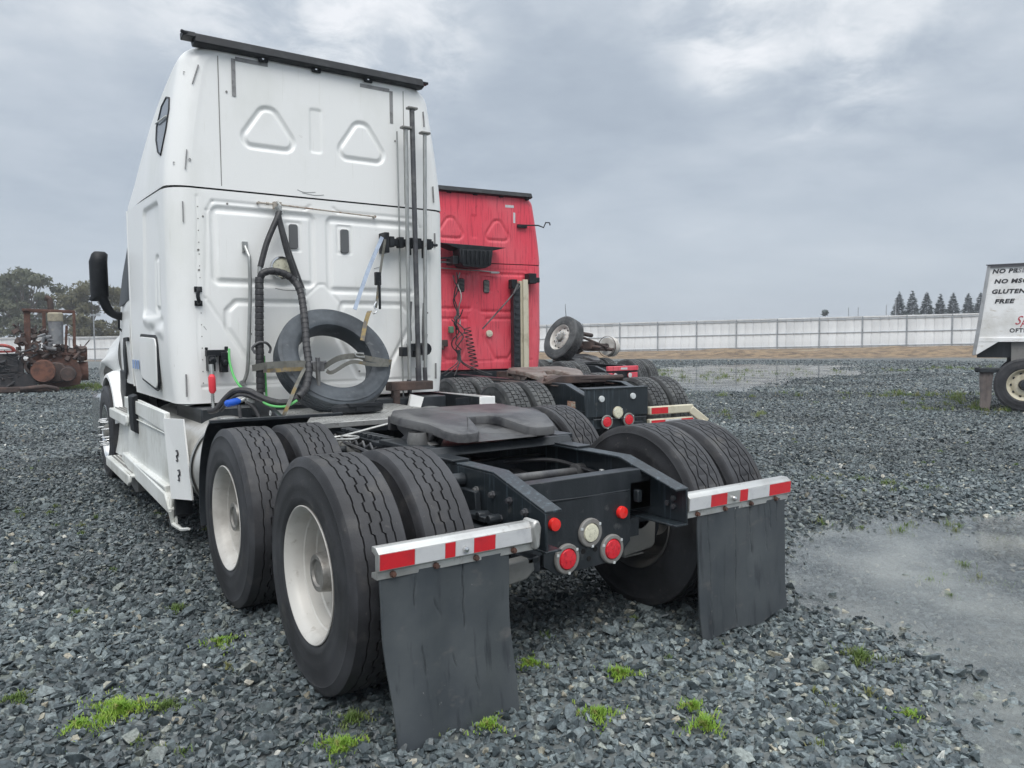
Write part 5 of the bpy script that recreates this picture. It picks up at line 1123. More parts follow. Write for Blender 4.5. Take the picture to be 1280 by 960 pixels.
# rear wall kit
b = MB(); y = RB
b.prism([(-.74, 2.895), (.34, 2.87), (.22, 2.845), (.12, 2.82), (-.46, 2.82), (-.60, 2.865)], 'y', y - .34, y - .02)
b.prism([(-.44, 2.82), (.10, 2.82), (.07, 2.60), (-.02, 2.555), (-.38, 2.56), (-.43, 2.62)], 'y', y - .36, y - .10)
for k in range(7): b.prism([(-.41 + k * .073, 2.80), (-.38 + k * .073, 2.80), (-.385 + k * .068, 2.60), (-.405 + k * .068, 2.60)], 'y', y - .39, y - .355)
b.box((-.52, y - .3, 2.60), (-.44, y - .05, 2.72)); b.build('black_tray', blackp, RT, bevel=.008)
b = MB(); b.prism([(.68, 2.40), (.84, 2.40), (.84, .98), (.68, .98)], 'y', y - .12, y - .02); b.box((.72, y - .17, .95), (.80, y - .12, 2.42)); b.build('cream_upright', creamp, RT, bevel=.006)
b = MB(); b.box((.56, y - .14, 1.0), (.68, y - .04, 2.36)); 
for k in range(12): b.box((.585, y - .155, 1.08 + k * .10), (.655, y - .14, 1.12 + k * .10))
b.build('perforated_upright', blackf, RT, bevel=.004)
b = MB(); b.box((.82, y - .18, 2.36), (.95, y - .02, 2.52)); b.box((.93, y - .16, 2.38), (1.02, y - .05, 2.46)); b.box((.52, y - .16, 2.28), (.62, y - .04, 2.42)); b.build('upright_bracket', blackp, RT, bevel=.01)
b = MB(); b.tube([(.66, y - .16, 2.32), (.42, y - .15, 2.06), (.03, y - .12, 1.66)], .012, 8); b.tube([(.62, y - .17, 2.34), (.55, y - .16, 2.2)], .02, 8); b.build('prop_rod', bare, RT)
b = MB(); b.box((.70, y - .05, 3.23), (.86, y - .01, 3.28)); b.tube([(.8, y - .04, 3.27), (1.05, y - .06, 3.28), (1.14, y - .08, 3.25), (1.18, y - .08, 3.33), (1.25, y - .08, 3.33), (1.26, y - .08, 3.29)], .011, 8); b.build('aerial_bracket', blackp, RT)
for x0, x1, z0, z1 in ((.50, .65, 3.53, 3.57), (.64, .675, 3.30, 3.46), (-.76, -.60, 3.57, 3.61)): MB().box((x0, y - .004, z0), (x1, y - .001, z1)).build('corner_tape', reflwhite, RT)
MB().lathe([(0, .055), (-.03, .05), (-.04, 0)], (.20, y, 1.59), 'y', 24).build('round_lamp', lenswhite, RT)
for cx_, cz_ in ((.16, 2.31), (-.26, 2.32)):
    o = rr_plate(cx_ - .05, cx_ + .05, cz_ - .10, cz_ + .10, .03, y - .012, y + .01).build('cab_vent', blackp, RT)
    b = MB()
    for k in range(9): b.tube([(cx_ - .045, y - .016, cz_ - .085 + k * .02), (cx_ + .045, y - .016, cz_ - .075 + k * .02)], .004, 5)
    b.build('vent_mesh', steel, o)['kind'] = 'stuff'
b = MB(); b.tube([(-.66, y - .06, 2.56), (.0, y - .06, 2.54), (.36, y - .06, 2.52)], .009, 8); b.box((.20, y - .08, 2.505), (.34, y - .04, 2.535)); b.build('hose_hanger_bar', steel, RT)
rg = random.Random(3)
def squig(x, z0, z1, amp, n_, dy, ph): return [(x + amp * math.sin(ph + k * 1.7) * (1 - .2 * k / n_), y - dy - .03 * math.cos(k * 1.1 + ph), z0 + (z1 - z0) * k / n_) for k in range(n_ + 1)]
for x, z0, z1, amp, n_, dy, ph, m_ in ((-.38, 2.5, 1.5, .025, 8, .08, 0, hosem), (-.33, 2.5, 1.7, .02, 8, .09, 2, steel), (-.40, 2.45, 1.65, .03, 9, .10, 4, hosem), (-.36, 1.95, 1.25, .07, 7, .12, 1, hosem), (-.34, 1.9, 1.35, .08, 6, .10, 3, bare), (-.42, 1.8, 1.2, .06, 6, .11, 5, hosem)):
    hose('hanging_cable', squig(x, z0, z1, amp, n_, dy, ph), .009, m_, RT, 6, 5)
for x0, x1, sgn in ((-.36, -.66, 1), (-.36, .0, 1), (-.40, -.78, 1), (-.34, .12, 1), (-.38, -.5, 1)):
    hose('hanging_cable', [(x0, y - .12, 1.35), (x0 + .01, y - .14, 1.18), ((x0 + x1) / 2, y - .2, 1.05), (x1, y - .24, .97)], .008, bare if x1 > 0 else hosem, RT, 6, 5)
b = MB(); P = []
for k in range(110):
    t = k / 109; P.append((-.25 + .13 * t + .055 * math.cos(k * .62), y - .16 + .055 * math.sin(k * .62), 1.68 - .62 * t))
b.tube(P, .008, 6); b.build('coiled_cable', hosem, RT)
b = MB(); b.box((-.50, y - .1, 1.60), (-.43, y - .03, 1.70)); b.build('green_connector', mat('dull_green', (.10, .20, .13), .5), RT, bevel=.01)
b = MB(); b.box((-.66, y - .08, 1.40), (-.52, y - .02, 1.5)); b.cyl((-.62, y - .08, 1.42), (-.62, y - .12, 1.36), .02, 8); b.build('air_coupling_box', rustdk, RT, bevel=.008)
hose('hanging_cable', [(-.8, y - .05, 2.64), (-.62, y - .1, 2.70), (-.5, y - .2, 2.68), (-.47, y - .2, 2.62)], .014, hosem, RT)
hose('hanging_cable', [(-.8, y - .05, 2.60), (-.6, y - .1, 2.64), (-.48, y - .2, 2.62)], .012, bare, RT)
b = MB(); b.beam((-.55, 1.9, .95), (.1, 1.6, .97), .05, .04); b.beam((.05, 2.3, .97), (.18, 1.5, 1.02), .04, .05); b.box((.15, 2.2, .93), (.22, 2.6, 1.02)); b.build('deck_scrap', rustdk, RT)

# ------------------------------------------------------------------ stripped third chassis with an axle lying across it
TC = empty('stripped_chassis', (9.0, 9.75, 0), -.03); tag(TC, 'stripped dark truck chassis without a cab, behind the red truck, with a red rear bar', 'truck chassis')
chassis(TC, y1=6.5, m_web=blackf, tread_l='lug', tread_r='lug', rub=rubberdusty)
b = MB(); b.box((-.42, -.70, .80), (.42, -.62, .90)); b.box((-.42, -.68, .62), (-.28, -.62, .76)); b.box((.24, -.68, .62), (.42, -.62, .76)); b.build('rear_bar', red, TC, bevel=.01)
MB().box((-.08, -.705, .825), (.10, -.7005, .87)).build('white_patch', reflwhite, TC)
b = MB(); b.box((-.42, -.66, .55), (.42, -.62, .80)); b.build('tail_plate', blackf, TC)
lamp(TC, 'tail_lamp', -.24, -.70, .70, .055, .06, lensclear, reflred); lamp(TC, 'tail_lamp', .17, -.70, .70, .055, .06, lensclear, reflred)
fifth_wheel(TC, bare, y0=.2, z0=1.05)
b = MB()
for k in range(14):
    x0, y0_, z0 = rg.uniform(-.4, .4), rg.uniform(.6, 4.5), rg.uniform(.95, 1.2); b.tube([(x0, y0_, z0), (x0 + rg.uniform(-.4, .4), y0_ + rg.uniform(-.6, .6), z0 + rg.uniform(-.05, .25))], rg.uniform(.02, .05), 8)
b.box((-.9, 2.3, .75), (-.45, 3.5, 1.15)); b.box((-.45, 3.1, .9), (.4, 4.0, 1.2)); b.tube([(-.9, 2.6, 1.15), (-.6, 2.9, 1.3), (-.3, 3.0, 1.2)], .05, 10); b.build('chassis_fittings', rustdk, TC)
b = MB(); b.box((-.95, 2.4, .72), (-.8, 3.3, 1.05)); b.box((-1.3, 2.9, 1.0), (-.5, 3.5, 1.06)); b.build('faded_red_panel', red, TC)
AX = empty('steering_axle', (9.54, 10.87, 1.36), 0); tag(AX, 'front axle with a chrome steel wheel laid upside down on the stripped chassis', 'axle')
AX.rotation_euler = (0, .06, math.radians(15.5))
b = MB(); b.tube([(-.95, 0, .06), (-.6, 0, -.04), (.5, .02, -.08), (.95, .05, -.02)], .065, 10, smooth=4); b.tube([(-.5, -.1, .16), (.0, -.12, .05), (.55, -.02, -.05)], .022, 8); b.tube([(-.45, .12, .22), (.1, -.25, .0), (.35, -.38, -.1)], .03, 8); b.tube([(-.4, .1, .25), (.3, .12, .22)], .05, 10)
b.box((-.30, -.25, -.12), (-.1, .25, .05)); b.box((.15, -.3, -.15), (.35, .25, .02)); b.tube([(-.2, -.5, -.1), (-.15, .5, .0)], .04, 8); b.tube([(.3, -.5, -.12), (.3, .5, -.05)], .04, 8); b.build('axle_beam', rustdk, AX)
w = wheel(AX, -1.0, 0, .06, -1, 'rib', rubberdusty, alurim, 'steer', spin=.4); w.rotation_euler = (Matrix.Rotation(-.22, 3, 'Z') @ Matrix.Rotation(.34, 3, 'Y') @ Matrix.Rotation(PI, 3, 'Z') @ Matrix.Rotation(.3, 3, 'X')).to_euler()
b = MB(); b.lathe([(-.15, .08), (-.15, .21), (-.12, .22), (.03, .22), (.04, .24), (.10, .24), (.11, .22), (.14, .22), (.15, .10), (.15, 0)], (1.0, .05, -.02), 'x', 32); b.build('brake_drum', alurim, AX)
b = MB(); b.lathe([(-.02, .25), (0, .26), (.02, .25)], (.88, .05, -.02), 'x', 32); b.build('drum_rim', rustdk, AX)
b = MB(); b.tube([(-.85, .05, .45), (-.88, .04, .62), (-.94, .02, .78), (-.97, 0, .86)], [.012, .008, .006, .004], 6, smooth=3); b.build('whip_rod', bare, AX)

# ------------------------------------------------------------------ burnt tractor at the left
lx, ly = LD((58 - 640) / 969.43 * 24, 24)
TR = empty('burnt_tractor', (lx, ly, .03), -YAW + .54); tag(TR, 'burnt out rusty tractor shell standing in weeds at the far left', 'tractor')
k_ = .0212
def tx(px): return (px - 58) * k_
def tz(py): return 1.52 + (427.5 - py) * 24 / 969.43
b = MB()
for px, w_, yy in ((36, .17, .1), (57, .10, .9), (80, .07, .9), (95, .08, 0)):
    b.beam((tx(px), yy, 1.15), (tx(px) + .02, yy, 2.46), w_, .10, up=(0, 1, 0))
b.beam((tx(31), .0, 2.48), (tx(97), .0, 2.44), .09, .07); b.beam((tx(31), .9, 2.46), (tx(97), .9, 2.44), .09, .07); b.beam((tx(33), 0, 2.47), (tx(33), .9, 2.46), .08, .06); b.beam((tx(96), 0, 2.44), (tx(96), .9, 2.44), .08, .06)
b.beam((tx(31), 0, 1.16), (tx(97), 0, 1.10), .10, .08); b.beam((tx(83), 0, 1.1), (tx(86), .0, 2.0), .07, .05, up=(0, 1, 0)); b.beam((tx(38), .3, 1.55), (tx(52), .3, 1.75), .06, .05); b.tube([(tx(24), .1, 1.45), (tx(30), .1, 1.40), (tx(36), .1, 1.5)], .04, 8)
b.build('cab_frame', rust, TR, bevel=.01)
b = MB(); b.lathe([(1.42, .0), (1.42, .19), (2.12, .20)], (tx(72), -.1, 0), 'z', 24); b.build('air_cleaner', mat('burnt_grey', (.20, .21, .22), .6, layers=[((.10, .10, .11), 4., .4, .7), ((.32, .30, .25), 9., .55, .8)]), TR)
b = MB(); b.lathe([(2.12, .20), (2.14, .215), (2.36, .215), (2.40, .18), (2.40, .0)], (tx(72), -.1, 0), 'z', 24); b.build('air_cleaner_cap', mat('burnt_beige', (.33, .30, .22), .7, layers=[((.2, .18, .15), 7., .45, .7)]), TR)
b = MB(); b.tube([(tx(67), .1, 2.45), (tx(66.5), .1, 2.70), (tx(65), .1, 2.82), (tx(60), .1, 2.86)], [.09, .085, .085, .10], 14, smooth=4); b.build('exhaust_stack', rustdk, TR)
b = MB(); fan = [(tx(32), .62), (tx(34), .9), (tx(44), 1.12), (tx(58), 1.24), (tx(75), 1.22), (tx(90), 1.08), (tx(100), .80), (tx(104), .45), (tx(100), .15), (tx(84), .08), (tx(60), .06), (tx(45), .2)]
b.prism(fan, 'y', .0, .10); b.build('wheel_arch_plate', rust, TR, bevel=.02)
b = MB(); b.lathe([(-.5, .0), (-.5, .32), (-.1, .36), (0, .36)], (tx(54), -.02, .60), 'y', 28); b.build('hub_drum', mat('bright_rust', (.17, .075, .05), .8, layers=[((.08, .04, .03), 5., .42, .62)], bump=(30, .5, .01)), TR)
b = MB(); b.lathe([(-.75, 0), (-.75, .10), (-.74, .20), (-.68, .22), (-.5, .16), (-.3, .18), (0, .26)], (tx(84), -.05, .50), 'y', 26)
for a in range(8): b.cyl((tx(84) + .17 * math.cos(a * .785), -.80, .50 + .17 * math.sin(a * .785)), (tx(84) + .17 * math.cos(a * .785), -.72, .50 + .17 * math.sin(a * .785)), .022, 6)
b.lathe([(-.3, .0), (-.3, .28), (-.2, .33), (.05, .3)], (tx(70), -.05, .55), 'y', 24); b.build('axle_hub', rustdk, TR)
b = MB(); b.lathe([(-.18, .0), (-.18, .20), (-.14, .23), (.14, .23), (.18, .20), (.18, 0)], (tx(103), .30, 1.12), 'x', 24)
b.lathe([(-.15, 0), (-.15, .30), (.15, .30), (.15, 0)], (tx(105), .4, .55), 'x', 20); b.build('rust_drum', mat('orange_rust', (.16, .072, .05), .8, layers=[((.07, .038, .03), 3., .42, .6)], bump=(20, .6, .01)), TR)
b = MB(); rr = random.Random(9)
for _ in range(130):
    x = rr.uniform(tx(22), tx(108)); z = rr.uniform(.5, 1.85) if x < tx(62) else rr.uniform(.9, 1.35); yy = rr.uniform(-.15, .8)
    if rr.random() < .5: b.box((x - rr.uniform(.03, .12), yy, z - rr.uniform(.03, .1)), (x + rr.uniform(.03, .12), yy + .15, z + rr.uniform(.03, .1)), rot=(rr.uniform(-.5, .5), rr.uniform(-.7, .7), rr.uniform(-.5, .5)))
    else: b.tube([(x, yy, z), (x + rr.uniform(-.3, .3), yy + rr.uniform(-.2, .2), z + rr.uniform(-.2, .3))], rr.uniform(.015, .05), 7)
for x, z, r in ((tx(34), 1.0, .16), (tx(44), 1.35, .13), (tx(40), .75, .2)): b.lathe([(-.12, r * .6), (-.12, r), (.05, r), (.05, r * .5)], (x, -.2, z), 'y', 20)
b.build('engine_remains', rustdk, TR)
b = MB()
for _ in range(14):
    x = rr.uniform(tx(48), tx(66)); z = rr.uniform(1.25, 1.75); b.tube([(x, -.2, z), (x + rr.uniform(-.2, .25), -.25, z + rr.uniform(-.15, .2))], rr.uniform(.03, .07), 9, smooth=0)
b.build('grey_pipework', MATS['burnt_grey'], TR)
b = MB(); b.box((tx(-40), -.3, .2), (tx(30), .6, .95)); b.box((tx(-60), -.4, .05), (tx(46), -.1, .52)); b.box((tx(2), -.35, .6), (tx(24), .0, 1.15))
for _ in range(30):
    x = rr.uniform(tx(-20), tx(44)); z = rr.uniform(.3, 1.25); b.tube([(x, -.42, z), (x + rr.uniform(-.4, .4), -.42 + rr.uniform(-.1, .1), z + rr.uniform(-.2, .2))], rr.uniform(.01, .04), 6)
b.build('engine_block', mat('burnt_black', (.022, .024, .028), .7, layers=[((.06, .05, .05), 5., .45, .7)], bump=(20, .6, .01)), TR, bevel=.03)
b = MB(); b.tube([(tx(-30), -.3, 1.20), (tx(-10), -.35, 1.35), (tx(6), -.38, 1.40), (tx(17), -.36, 1.33), (tx(20), -.3, 1.22)], .05, 10, smooth=4); b.box((tx(-20), -.30, 1.18), (tx(18), .2, 1.24)); b.build('red_guard', mat('burnt_red', (.42, .06, .05), .6, layers=[((.16, .05, .04), 4., .45, .65), ((.55, .4, .36), 9., .6, .7)]), TR)
b = MB(); b.box((tx(24), -.75, .0), (tx(72), -.35, .12), rot=(0, .03, .1)); b.box((tx(-5), -.7, .0), (tx(30), -.4, .16)); b.tube([(tx(25), -.8, .1), (tx(55), -.9, .16), (tx(70), -.8, .08)], .07, 8); b.build('fallen_plate', rustdk, TR, bevel=.02)

# ------------------------------------------------------------------ white box trailer on the right
qx, qy = LD((1232 - 640) / 969.43 * 15.2, 15.2)
TL = empty('box_trailer', (qx, qy, 0), -YAW - .58); tag(TL, 'white box trailer with slanted end and NO MSG GLUTEN FREE lettering at the right edge', 'trailer')
trw = mat('trailer_white', (.84, .845, .84), .45, layers=[((.55, .54, .50), 1.6, .48, .75), ((.42, .36, .28), 5., .60, .78, (1, 1, 4))], rvar=.2)
b = MB(); b.prism([(.03, 2.80), (9.0, 2.80), (9.0, 1.40), (-.13, 1.40)], 'y', 0, 2.4); b.build('body', trw, TL)
b = MB(); b.prism([(-.01, 2.84), (.055, 2.84), (-.12, 1.40), (-.165, 1.10), (-.225, 1.10), (-.19, 1.4)], 'y', -.03, .02); b.build('end_post', mat('trailer_aluminium', (.45, .46, .47), .45, .5, layers=[((.3, .3, .3), 6., .45, .75)]), TL, bevel=.008)
b = MB(); b.box((-.0, -.03, 2.80), (9.0, 2.4, 2.85)); b.box((-.03, -.04, 2.845), (9., .02, 2.86)); b.build('roof_rail', mat('dark_rail', (.10, .10, .11), .5), TL)
b = MB(); b.box((-.14, -.025, 1.36), (9.0, .01, 1.44)); b.prism([(-.18, 1.37), (.22, 1.37), (-.13, 1.12), (-.20, 1.10)], 'y', -.02, .02); b.build('lower_skirt', trw, TL, bevel=.005)
for k in range(7):
    MB().box((1.3 * k + 1.2, -.004, 1.44), (1.3 * k + 1.215, -.0005, 2.8)).build('panel_joint', MATS['trailer_aluminium'], TL)
b = MB(); b.box((-.15, .15, 1.05), (9.0, 2.3, 1.36)); b.box((.35, .5, .70), (1.9, 2.0, 1.06)); b.build('underframe', blackf, TL)
b = MB(); b.box((.42, .06, .92), (.66, .14, 1.37)); b.build('grey_stay', bezel, TL, bevel=.01)
cxw = .66
for cx_ in (cxw, cxw + 1.25):
    for yy, st, sd_ in ((.17, 'steer', -1), (2.2, 'steer', 1)):
        w = empty('wheel', (cx_, yy, .525), 0, TL); w.rotation_euler = Euler((0, 0, -PI / 2 if sd_ < 0 else PI / 2))
        tyre_obj('rib', rubber, w); part('rim', mesh_of('steer_rim_' + creamp.name, rim_face_mb, creamp), w)
        part('hand_holes', mesh_of('steer_holes', lambda: holes_mb(.062, .222, 10, .024), blackp), w)['kind'] = 'stuff'
        part('hub', mesh_of('trailer_hub', lambda: MB().lathe([(.05, .11), (.12, .10), (.13, .085), (.17, .07), (.175, 0)], n=28), blackf), w)
b = MB(); b.box((-.17, .05, .76), (.28, .45, .84)); b.beam((.2, .3, .80), (1.0, .3, .98), .08, .06); b.box((-.18, .0, .78), (-.10, .5, .86)); b.build('flap_arm', blackf, TL, bevel=.01)
flap_grid(-.10, .14, -.07, .10, .77, .05, .10, [(.5, .1, .8, 0)], 8, bend=.02).build('mud_flap', mat('brown_grey_flap', (.16, .135, .125), .8, layers=[((.09, .08, .08), 4., .45, .7)]), TL, ang=60)
def text(body, x, z, h, m, parent, sx=.98, shear=.22, off=.005, name='lettering', spacing=1.12):
    cu = bpy.data.curves.new(name, 'FONT'); cu.body = body; cu.size = h * 1.38; cu.shear = shear; cu.offset = off; cu.extrude = .0008; cu.space_character = spacing; cu.resolution_u = 3
    tmp = bpy.data.objects.new(name, cu); C.objects.link(tmp); bpy.context.view_layer.update()
    me = bpy.data.meshes.new_from_object(tmp.evaluated_get(bpy.context.evaluated_depsgraph_get())); bpy.data.objects.remove(tmp)
    o = bpy.data.objects.new(name, me); C.objects.link(o); me.materials.clear(); me.materials.append(m); o.parent = parent
    o.location = (x, -.004, z); o.rotation_euler = (PI / 2, 0, 0); o.scale = (sx, 1, 1); return o
sc_ = 15.2 / 969.43
def tX(px): return (px - 1232) * sc_
def tXX(px): return (px - 1234) * sc_ * .73 + .03
def tZ(py): return 1.52 + (416 - py) * sc_
text('NO PR', .075, tZ(341.5), .080, blackt, TL, sx=1.15); text('ESERVATIVES', .415, tZ(341.5), .080, greyt, TL, sx=1.15)
text('NO MSG', .11, tZ(354), .080, blackt, TL, sx=1.2); text('GLUTEN', .07, tZ(366.5), .080, blackt, TL, sx=1.2); text('FREE', .125, tZ(378.5), .080, blackt, TL, sx=1.25)
text('Spec', .46, tZ(405), .17, script, TL, sx=.85, shear=.5, off=.0); text('OFTEN', .385, tZ(414.5), .078, blackt, TL, sx=1.0, shear=0, off=.003)

# ------------------------------------------------------------------ fence
FN = empty('sheet_metal_fence', (*LD(0, FD(0)), 0)); tag(FN, 'long white corrugated metal fence with steel posts along the yard edge', 'fence')
a_ = math.atan2(LD(1, FD(1))[1] - LD(0, FD(0))[1], LD(1, FD(1))[0] - LD(0, FD(0))[0]); FN.rotation_euler = (0, 0, a_)
fl_ = math.hypot(1, .267)
def fbase(u): return float(np.clip(.28 + .0136 * (u / fl_ - 13.8), -.5, 1.2)) + .03
pw = .655
b = MB(); xs = [0, .03, .05, .09, .11, .30, .32, .36, .38, .60, .62, .652]
ys_ = [.03, .03, .03, 0, 0, 0, .004, .004, 0, 0, .012, .03]
b.grid([[(x, y_, z) for z in (0, 2.42)] for x, y_ in zip(xs, ys_)]); b.grid([[(x, y_ + .006, z) for z in (0, 2.42)] for x, y_ in zip(xs, ys_)]); b.grid([[(0, 0, 0), (0, 0, 2.42)], [(0, .006, 0), (0, .006, 2.42)]])
pm = b.build('fence_panel', fencem, FN, flat=True); pmesh = pm.data; bpy.data.objects.remove(pm)
N0, N1 = -92, 92
for k in range(N0, N1): part('fence_panel', pmesh, FN, (k * pw, rg.uniform(-.008, .008), fbase(k * pw)), (0, rg.uniform(-.003, .003), 0))
pb = MB(); pb.box((-.04, -.085, -.3), (.04, -.005, 2.50)); pm = pb.build('fence_post', fencepost, FN); pme = pm.data; bpy.data.objects.remove(pm)
rb_ = MB(); rb_.box((0, -.05, -.03), (3.27, -.004, .03)); pm = rb_.build('fence_rail', fencepost, FN); rme = pm.data; bpy.data.objects.remove(pm)
cb_ = MB(); cb_.box((0, -.07, -.05), (3.275, .06, .05)); pm = cb_.build('fence_cap', fencem, FN); cme = pm.data; bpy.data.objects.remove(pm)
for k in range(int(N0 / 5), int(N1 / 5) + 1):
    u = k * 3.275; sl = -math.atan2(fbase(u + 3.275) - fbase(u), 3.275)
    part('fence_post', pme, FN, (u, 0, fbase(u)))
    for zz in (.12, 1.22, 2.28): part('fence_rail', rme, FN, (u, 0, fbase(u) + zz), (0, sl, 0))
    part('fence_cap', cme, FN, (u, 0, fbase(u) + 2.47), (0, sl, 0))

# ------------------------------------------------------------------ trees
def clump_tree(name, loc, H, Wd, crown_lo, n_cl, n_leaf, leafm, lab, cat, seed, group=None, size=.35, lean=0):
    r = random.Random(seed); t = empty(name, loc); tag(t, lab, cat, group)
    tb = MB(); tb.tube([(0, 0, -.5), (.1, 0, H * .25), (.0 + lean, .1, H * .5), (lean * 1.5, 0, H * .8)], [H * .035, H * .028, H * .018, H * .006], 10, smooth=3)
    cl = []
    for k in range(n_cl):
        a = r.uniform(0, 2 * PI); zz = crown_lo + (H - crown_lo) * (r.random() ** .8); rad = Wd / 2 * math.sqrt(max(.04, 1 - ((zz - (crown_lo + H) / 2) / ((H - crown_lo) / 2 + .6)) ** 2)) * r.uniform(.35, 1.05)
        c = Vector((rad * math.cos(a) + lean, rad * math.sin(a) * .8, zz)); cl.append((c, r.uniform(.55, 1.25) * Wd * .12))
        if k % 2 == 0: s0 = Vector((lean * .7, 0, H * r.uniform(.2, .5))); tb.tube([s0, (s0 + c) / 2 + Vector((0, 0, -.3)), c], [H * .012, H * .008, H * .003], 6, smooth=3)
    tb.build('trunk', bark, t)
    n_tot = n_leaf; rgn = np.random.default_rng(seed); vs = []; fs = []
    C_ = np.array([c[0] for c in cl]); R_ = np.array([c[1] for c in cl]); idx = rgn.integers(0, len(cl), n_tot)
    d = rgn.normal(size=(n_tot, 3)); d /= np.linalg.norm(d, axis=1)[:, None]; rr_ = rgn.uniform(.2, 1.05, n_tot) ** .6
    P = C_[idx] + d * (R_[idx] * rr_)[:, None] * np.array([1.15, 1.15, .75])
    u = rgn.normal(size=(n_tot, 3)); u /= np.linalg.norm(u, axis=1)[:, None]; v = np.cross(u, d); v /= np.linalg.norm(v, axis=1)[:, None] + 1e-9
    s_ = rgn.uniform(.5, 1.2, n_tot)[:, None] * size
    V = np.stack([P - u * s_, P + v * s_ * .5, P + u * s_, P - v * s_ * .5], 1).reshape(-1, 3)
    me = bpy.data.meshes.new('crown'); me.vertices.add(len(V)); me.vertices.foreach_set('co', V.ravel()); me.loops.add(4 * n_tot); me.loops.foreach_set('vertex_index', np.arange(4 * n_tot, dtype=np.int32)); me.polygons.add(n_tot); me.polygons.foreach_set('loop_start', np.arange(0, 4 * n_tot, 4, dtype=np.int32)); me.update(calc_edges=True); me.validate(); me.materials.append(leafm)
    o = bpy.data.objects.new('crown', me); C.objects.link(o); o.parent = t
    return t
def at(px, D): return (*LD((px - 640) / 969.43 * D, D), 0)
clump_tree('eucalyptus_tree', at(33, 105), 11.0, 9.5, 2.0, 46, 9000, leafg, 'tall loose eucalyptus tree behind the burnt tractor', 'tree', 1, 'trees beyond the left fence', .30)
clump_tree('eucalyptus_tree', at(-22, 110), 11.5, 10., 2.0, 40, 7000, leafg, 'eucalyptus tree cut by the left edge of the picture', 'tree', 2, 'trees beyond the left fence', .30)
clump_tree('broadleaf_tree', at(118, 100), 8.6, 8.5, 1.0, 44, 9000, leafo, 'rounded olive green tree behind the wing mirror of the white truck', 'tree', 3, 'trees beyond the left fence', .28)
clump_tree('broadleaf_tree', at(160, 112), 8.4, 7.5, 1.0, 30, 6000, leafo, 'olive green tree mostly hidden behind the white cab', 'tree', 4, 'trees beyond the left fence', .28)
clump_tree('eucalyptus_tree', at(62, 116), 8.0, 4.0, 2.0, 16, 2200, leafg, 'small thin eucalyptus tree between the two large crowns', 'tree', 5, 'trees beyond the left fence', .28)
def conifer(px, D, H, Wd, lab, seed):
    t = empty('conifer_tree', (*LD((px - 640) / 969.43 * D, D), .6)); tag(t, lab, 'tree', 'row of conifers beyond the right fence')
    MB().tube([(0, 0, -.5), (0, 0, H * .95)], [.16, .02], 8).build('trunk', bark, t)
    rgn = np.random.default_rng(seed); n_ = 5200; z = H * (.06 + .94 * (1 - np.sqrt(rgn.uniform(0, 1, n_)))); R_ = Wd / 2 * (1 - z / H) ** .8 * (.90 + .10 * np.sin(z * 5 + seed)) * rgn.uniform(.35, 1.06, n_); a = rgn.uniform(0, 2 * PI, n_)
    P = np.stack([R_ * np.cos(a), R_ * np.sin(a), z - R_ * .12], 1); out = np.stack([np.cos(a), np.sin(a), np.full(n_, .15)], 1); tn = np.stack([-np.sin(a), np.cos(a), rgn.uniform(-.6, .6, n_)], 1); s_ = rgn.uniform(.12, .30, n_)[:, None] * 1.1
    V = np.stack([P - out * s_ * 1.0, P + tn * s_ * .5, P + out * s_, P - tn * s_ * .5], 1).reshape(-1, 3)
    me = bpy.data.meshes.new('crown'); me.vertices.add(len(V)); me.vertices.foreach_set('co', V.ravel()); me.loops.add(4 * n_); me.loops.foreach_set('vertex_index', np.arange(4 * n_, dtype=np.int32)); me.polygons.add(n_); me.polygons.foreach_set('loop_start', np.arange(0, 4 * n_, 4, dtype=np.int32)); me.update(calc_edges=True); me.validate(); me.materials.append(leafc)
    o = bpy.data.objects.new('crown', me); C.objects.link(o); o.parent = t
for i, (px, top, lab) in enumerate(((1123, 366, 'first conifer from the left, broadest of the row beyond the fence'), (1139, 365, 'second conifer from the left in the row beyond the fence'), (1157, 366.5, 'third conifer from the left in the row beyond the fence'), (1174, 369.5, 'fourth conifer from the left, the narrowest of the row'), (1190, 368, 'fifth conifer from the left in the row beyond the fence'), (1209, 368.5, 'sixth conifer from the left in the row beyond the fence'), (1224, 367, 'last conifer of the row, half hidden by the trailer end'))):
    D_ = 150; conifer(px, D_, (416.5 - top) * D_ / 969.43 + .92 + .5, 5.4 - .5 * (i == 3), lab, 20 + i)
clump_tree('round_bush', at(1034, 150), 6.3, 3.6, 1.5, 12, 1800, leafc, 'single dark round tree top showing above the fence', 'tree', 9, None, .25)
def pole(px, D, H, r, lab, name='utility_pole', arm=False):
    t = MB(); t.tube([(0, 0, -.5), (0, 0, H)], [r, r * .7], 8)
    if arm: t.beam((-.5, 0, H - .25), (.5, 0, H - .25), .08, .10)
    o = t.build(name, bark if arm else fencepost, None); o.location = at(px, D); tag(o, lab, 'pole')
pole(1118.5, 85, 5.3, .10, 'pale pole standing at the fence left of the conifers')
pole(1107, 170, 8.0, .12, 'thin dark pole beyond the fence, left of the pale pole'); pole(1072, 190, 8.2, .13, 'short thin pole tip showing beyond the fence')
pole(1060, 190, 8.2, .13, 'short thin pole tip beyond the fence nearest the round bush')
t = MB(); t.tube([(0, 0, -.3), (0, 0, 3.9)], .05, 8); t.beam((-.25, 0, 3.9), (.35, 0, 3.9), .12, .12); t.box((.25, -.1, 3.8), (.55, .1, 4.05)); o = t.build('lamp_post', fencepost, None); o.location = at(119.5, 70); tag(o, 'slim lamp post by the fence beneath the wing mirror', 'lamp post')

